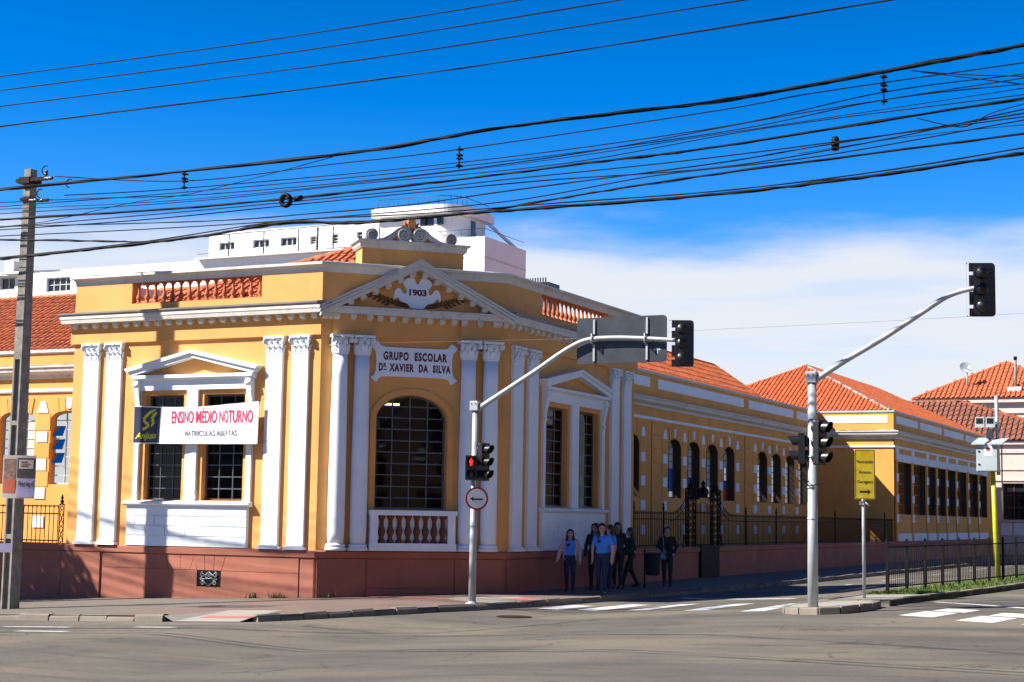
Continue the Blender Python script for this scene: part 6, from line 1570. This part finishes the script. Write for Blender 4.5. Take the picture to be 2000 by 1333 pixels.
def sdf_mesh(prims, h, kk):
    """prims: (a, b, ra, rb, label, k) tapered capsules, blended"""
    A = np.array([p[0] for p in prims]); B = np.array([p[1] for p in prims]); rr = max(max(p[2],p[3]) for p in prims)
    lo = np.minimum(A,B).min(0)-.06-rr*.5; hi = np.maximum(A,B).max(0)+.06+rr*.5
    n = np.ceil((hi-lo)/h).astype(int)+2; f = np.full(n, 1.0); lab = np.full(n, -1, int); dm = np.full(n, 9.0)
    for a, b2, ra, rb, lb, k in prims:
        a = np.array(a,float); b2 = np.array(b2,float); R_ = max(ra,rb)+.07
        i0 = np.maximum(np.floor((np.minimum(a,b2)-R_-lo)/h).astype(int),0); i1 = np.minimum(np.ceil((np.maximum(a,b2)+R_-lo)/h).astype(int)+1, n)
        g = np.stack(np.meshgrid(*[lo[d]+h*np.arange(i0[d],i1[d]) for d in range(3)], indexing='ij'),-1)
        ab = b2-a; t = np.clip(((g-a)@ab)/max(ab@ab,1e-9),0,1); d = np.linalg.norm(g-a-t[...,None]*ab,axis=-1)-(ra+(rb-ra)*t)
        sl = tuple(slice(i0[q],i1[q]) for q in range(3)); fo = f[sl]
        hh = np.clip(.5+.5*(fo-d)/k,0,1); f[sl] = fo*(1-hh)+d*hh-k*hh*(1-hh)
        m_ = d < dm[sl]; dm[sl] = np.where(m_, d, dm[sl]); lab[sl] = np.where(m_, lb, lab[sl])
    P, Fc = surface_nets(f, lo, h)
    ci = np.clip(np.round((P[Fc].mean(1)-lo)/h).astype(int),0,n-1)
    return P, Fc, lab[ci[:,0],ci[:,1],ci[:,2]]
plain('skin', (0.36, 0.20, 0.135), 0.6, 0, 0.08); plain('skin_light', (0.48, 0.29, 0.21), 0.6, 0, 0.08)
plain('hair_black', (0.012, 0.009, 0.008), 0.5, 0, 0.3, 30); plain('hair_brown', (0.035, 0.018, 0.010), 0.5, 0, 0.3, 30)
plain('shirt_blue', (0.05, 0.22, 0.70), 0.8, 0, 0.06); plain('jeans', (0.018, 0.026, 0.075), 0.85, 0, 0.2, 12); plain('black_cloth', (0.012, 0.012, 0.013), 0.85, 0, 0.2)
plain('charcoal', (0.022, 0.026, 0.035), 0.85, 0, 0.2); plain('shoe_grey', (0.10, 0.09, 0.085), 0.7); plain('shoe_black', (0.015, 0.014, 0.014), 0.6)
plain('bag_teal', (0.10, 0.33, 0.38), 0.6, 0, 0.1); plain('eye', (0.02, 0.015, 0.012), 0.3); plain('lip', (0.25, 0.08, 0.07), 0.5); plain('navy_dark', (0.02, 0.03, 0.06), 0.8)
mt, n, l, b = nodes_of('pink_stripes')
g = n.new('ShaderNodeNewGeometry'); wv_ = n.new('ShaderNodeTexWave'); wv_.bands_direction = 'Z'; wv_.inputs['Scale'].default_value = 9.0; wv_.inputs['Distortion'].default_value = .4
l.new(g.outputs['Position'], wv_.inputs['Vector']); l.new(mixrgb(n, l, ramp(n, l, wv_.outputs['Fac'], .45, .55), (0.52, 0.20, 0.25), (0.60, 0.48, 0.50)), b.inputs['Base Color']); b.inputs['Roughness'].default_value = .85
def person(loc, ang, ht, label, mats, legs=((0,0),(0,0)), arms=None, hair='long', turn=0.0, sleeve='short', hairmat='hair_black', slim=1.0, bagc=None, jacket=None, badge=False, extra=None, lean=0.0):
    """mats: skin, shirt, trousers, shoes, sleeve.  legs: (ankle forward, ankle lift) left, right.  arms: elbow and wrist points"""
    root = thing('person', loc, label, 'person')
    K = 1.0; pr = []
    S, T, L_, SH, SL, EY, LP_ = range(7)
    a = lambda p, q, r1, r2, lb, k=.035: pr.append((p, q, r1*(slim if lb in (T,L_,SL) else 1), r2*(slim if lb in (T,L_,SL) else 1), lb, k))
    ly = lean
    for sx, (fy, lf) in ((-1,legs[0]),(1,legs[1])):
        hip = (sx*.085,0,.90); kn = (sx*.09,fy*.45+.03+lf*.5,.49+lf*.4); an = (sx*.085,fy-.01,.085+lf)
        a(hip, kn, .093, .062, L_); a(kn, an, .06, .042, L_)
        a((sx*.085,fy-.035,.045+lf), (sx*.095,fy+.13,.032+lf*.6), .042, .033, SH, .02); a((sx*.085,fy-.04,.06+lf), (sx*.085,fy,.06+lf), .042, .04, SH, .02)
    a((-.06,0,.93), (.06,0,.93), .115, .115, L_); a((-.05,.01,1.02), (.05,.01,1.02), .105, .105, T)
    a((-.06,ly*.5+.01,1.18), (.06,ly*.5+.01,1.18), .108, .108, T, .05); a((-.09,ly+.0,1.30), (.09,ly+.0,1.30), .085, .085, T, .05); a((-.14,ly-.01,1.355), (.14,ly-.01,1.355), .052, .052, T, .03)
    a((0,ly,1.36), (0,ly+.012,1.47), .048, .044, S, .02)
    ct, st = math.cos(turn), math.sin(turn); hz = 1.545
    H = lambda x, y, z: (x*ct-y*st, ly+.02+x*st+y*ct, z)
    a(H(0,-.012,hz+.035), H(0,-.005,hz+.03), .088, .088, S, .02); a(H(0,.022,hz-.02), H(0,.03,hz-.062), .066, .045, S, .03)
    a(H(0,.088,hz+.0), H(0,.104,hz-.025), .010, .015, S, .015)
    for sx in (-1,1):
        a(H(sx*.083,-.005,hz+.012), H(sx*.083,-.012,hz-.022), .014, .010, S, .008); a(H(sx*.032,.075,hz+.012), H(sx*.034,.075,hz+.012), .012, .012, EY, .002)
    a(H(-.018,.078,hz-.052), H(.018,.078,hz-.052), .009, .009, LP_, .003)
    arms = arms or (((-.235,.0,1.10),(-.24,.09,.86)),((.235,.0,1.10),(.24,.09,.86)))
    for sx, (el, wr) in ((-1,arms[0]),(1,arms[1])):
        sh = (sx*.165,ly-.01,1.345); el = tuple(el); wr = tuple(wr)
        mid = tuple(lerp(p,q,.62) for p, q in zip(sh,el))
        if sleeve == 'short': a(sh, mid, .058, .054, SL, .025); a(mid, el, .043, .038, S, .015); a(el, wr, .038, .027, S, .02)
        else: a(sh, el, .056, .047, SL, .025); a(el, wr, .047, .038, SL, .02)
        d = Vector(wr)-Vector(el); d.normalize(); w_ = Vector(wr); side = Vector((0,1,0)).cross(d); side = (side.normalized() if side.length > .1 else Vector((1,0,0))); fwd = d.cross(side).normalized()*-1
        pm = w_+d*.075; a(tuple(w_), tuple(pm), .026, .031, S, .012)
        for k, (off, ln) in enumerate(((-.026,.06),(-.009,.072),(.009,.068),(.026,.052))):
            b0 = pm+fwd*off+d*.012; b1 = b0+d*ln*.5+side*sx*-.006; b2 = b1+d*ln*.45-side*sx*.022
            a(tuple(b0), tuple(b1), .0098, .0092, S, .004); a(tuple(b1), tuple(b2), .0092, .008, S, .004)
        t0 = w_+d*.03+fwd*.028; t1 = t0+d*.035+fwd*.022; a(tuple(t0), tuple(t1), .013, .010, S, .006); a(tuple(t1), tuple(t1+d*.028), .010, .009, S, .004)
    if jacket is None and extra is None: pass
    P, Fc, lb = sdf_mesh(pr, .0085, .03)
    sc = ht/1.665; c, s = math.cos(ang), math.sin(ang)
    def tow(P): Q = P*sc; return [(loc[0]+x*c-y*s, loc[1]+x*s+y*c, loc[2]+z) for x, y, z in Q]
    mb = MB(); mb.v = tow(P); mb.f = [tuple(int(i) for i in q) for q in Fc]; mb.m = [int(max(0,x)) for x in lb]; mb.sm = [True]*len(mb.f)
    mb.build('body', list(mats)+['eye','lip'], root)
    # hair
    hp = []; q = lambda p, r_, r1, r2: hp.append((p, r_, r1, r2, 0, .03))
    q(H(0,-.03,hz+.052), H(0,-.02,hz+.05), .093, .093); q(H(0,-.055,hz+.0), H(0,-.05,hz-.04), .075, .06)
    for sx in (-1,1): q(H(sx*.06,.035,hz+.085), H(sx*.075,.01,hz+.02), .028, .026)
    if hair == 'long':
        for sx in (-1,1):
            q(H(sx*.075,-.01,hz+.03), H(sx*.085,-.0,hz-.12), .030, .036); q(H(sx*.085,0,hz-.12), (sx*.085,ly+.065,1.22), .036, .028); q((sx*.085,ly+.065,1.22), (sx*.08,ly+.09,1.10), .028, .010)
        q(H(0,-.07,hz), (0,ly-.09,1.28), .08, .075); q((-.05,ly-.10,1.28), (.05,ly-.10,1.15), .05, .035)
    elif hair == 'back':
        q(H(0,-.07,hz), (0,ly-.10,1.22), .075, .05); q(H(-.05,-.04,hz-.02), (-.06,ly-.06,1.30), .035, .03); q(H(.05,-.04,hz-.02), (.06,ly-.06,1.30), .035, .03)
    P, Fc, lb = sdf_mesh(hp, .011, .03); mb = MB(); mb.v = tow(P); mb.f = [tuple(int(i) for i in w) for w in Fc]; mb.m = [0]*len(mb.f); mb.sm = [True]*len(mb.f); mb.build('hair', hairmat, root)
    if jacket:
        jp = []; j = lambda p, r_, r1, r2, k=.03: jp.append((p, r_, r1, r2, 0, k))
        for sx, (el, wr) in ((-1,arms[0]),(1,arms[1])):
            j((sx*.165,ly-.015,1.35), tuple(el), .064, .058); j(tuple(el), tuple(wr), .058, .048); j((sx*.13,ly-.0,1.33), (sx*.135,.02,.88), .062, .058); j((sx*.06,ly-.05,1.33), (sx*.08,-.04,.90), .075, .075)
        P, Fc, lb = sdf_mesh(jp, .012, .03); mb = MB(); mb.v = tow(P); mb.f = [tuple(int(i) for i in w) for w in Fc]; mb.m = [0]*len(mb.f); mb.sm = [True]*len(mb.f); mb.build('jacket', jacket, root)
    if badge:
        mb = MB().lathe((0,0,0), [(.0,.004),(.04,.002),(.042,0)], 16, 0, True, 'y'); mb.v = tow(np.array([(x+.045, y+.118+ly, z+1.25) for x, y, z in mb.v])); mb.build('badge', 'navy_dark', root)
    if extra == 'backpack':
        bp = [((-.08,-.17,1.0),(-.08,-.17,1.28),.085,.075,0,.03),((.08,-.17,1.0),(.08,-.17,1.28),.085,.075,0,.03)]
        for sx in (-1,1): bp += [((sx*.10,-.1,1.36),(sx*.10,.06,1.37),.02,.02,0,.01),((sx*.10,.06,1.37),(sx*.11,.10,1.2),.02,.02,0,.01),((sx*.11,.10,1.2),(sx*.13,-.05,1.05),.018,.018,0,.01)]
        P, Fc, lb = sdf_mesh(bp, .012, .03); mb = MB(); mb.v = tow(P); mb.f = [tuple(int(i) for i in w) for w in Fc]; mb.m = [0]*len(mb.f); mb.sm = [True]*len(mb.f); mb.build('backpack', 'black_cloth', root)
    if bagc:
        bp = [((.10,.14,.80),(.30,.10,.83),.075,.075,0,.04),((.12,.14,.90),(.28,.10,.91),.045,.045,0,.04)]
        P, Fc, lb = sdf_mesh(bp, .01, .03); mb = MB(); mb.v = tow(P); mb.f = [tuple(int(i) for i in w) for w in Fc]; mb.m = [0]*len(mb.f); mb.sm = [True]*len(mb.f)
        bt = thing('shoulder_bag', (loc[0], loc[1], loc[2]+.75), 'teal shoulder bag hanging from the shoulder of the person in black', 'bag'); mb.build('bag_body', bagc, bt)
        st_ = MB().tube([tuple(v) for v in tow(np.array([(.12,.13,.93),(.10,.15,1.12),(.12,.08,1.34),(.13,0,1.42),(.16,-.06,1.3),(.24,.02,.95)]))], .014, 6); st_.build('strap', bagc, bt)
    return root
def face_cam(x, y, off=0.0): return math.atan2(-x, -y)*-1 + math.pi + off if False else math.atan2(x, -y) + math.pi + off
def facing(dx, dy): return math.atan2(-dx, dy)      # local +y turned to (dx, dy)
def gp(x, y): return (x, y, gz(x, y)+.006)
person(gp(-17.21,38.72), facing(.35,-.94), 1.58, 'person in blue shirt and open pink striped cardigan, leftmost of the group', ['skin_light','shirt_blue','jeans','shoe_black','pink_stripes'], ((.02,0),(-.06,0)), (((-.26,-.02,1.10),(-.27,.05,.86)),((.27,-.01,1.10),(.33,.05,.88))), 'long', 0.1, 'long', 'hair_black', 1.0, None, 'pink_stripes', True)
person(gp(-17.1,40.1), facing(.2,-.98), 1.74, 'person in black standing half hidden behind the front blue shirt', ['skin','black_cloth','black_cloth','shoe_black','black_cloth'], ((0,0),(.03,0)), None, 'long', -.3, 'long', 'hair_black')
person(gp(-16.02,38.02), facing(.1,-1), 1.76, 'person in front in bright blue shirt with round badge and dark jeans', ['skin_light','shirt_blue','jeans','shoe_grey','shirt_blue'], ((.08,0),(-.05,.0)), (((-.25,-.03,1.10),(-.25,.04,.85)),((.24,-.02,1.10),(.23,.02,.86))), 'long', .35, 'short', 'hair_black', 1.0, None, None, True)
person(gp(-16.47,39.6), facing(-.55,-.83), 1.72, 'person in blue shirt with black backpack, second of the two blue shirts', ['skin_light','shirt_blue','jeans','shoe_grey','shirt_blue'], ((.05,0),(-.04,0)), (((-.24,0,1.10),(-.24,.06,.86)),((.25,.02,1.10),(.24,.12,.87))), 'back', -.3, 'short', 'hair_black', 1.0, None, None, False, 'backpack')
person(gp(-17.03,41.5), facing(.3,-.95), 1.77, 'tall long-haired person in black jacket at the back of the group', ['skin','black_cloth','charcoal','shoe_grey','black_cloth'], ((.1,0),(-.1,.02)), None, 'long', .3, 'long', 'hair_black', 1.06)
person(gp(-16.78,41.8), facing(-.75,-.66), 1.64, 'person in dark charcoal clothes walking left, rightmost of the group', ['skin_light','charcoal','black_cloth','shoe_black','navy_dark'], ((.26,0),(-.24,.05)), (((-.22,-.06,1.11),(-.16,.18,1.02)),((.23,.02,1.11),(.10,.22,1.04))), 'back', -.2, 'long', 'hair_brown', 1.04)
person(gp(-16.51,43.96), facing(.35,-.94), 1.68, 'person in black standing alone by the terracotta wall with a teal bag', ['skin_light','black_cloth','charcoal','shoe_black','black_cloth'], ((.03,0),(-.03,0)), (((-.26,-.03,1.11),(-.19,.10,.94)),((.26,.02,1.12),(.12,.17,1.02))), 'short', 0.0, 'long', 'hair_brown', 1.05, 'bag_teal')
# litter bin beside the group
lbn = thing('litter_bin', gp(-16.45,42.5), 'dark grey litter bin on a thin post just right of the group', 'litter bin')
x, y, z = gp(-16.45,42.5)
MB().tube([(x-.18,y,z),(x-.18,y,z+1.05)], .025, 8).build('post', 'iron', lbn)
MB().lathe((x+.06,y,z+.35), [(.0,0),(.17,.0),(.19,.04),(.215,.55),(.225,.57),(.225,.62),(.20,.62),(.19,.5),(.16,.1),(0,.08)], 20).build('basket', 'charcoal', lbn)
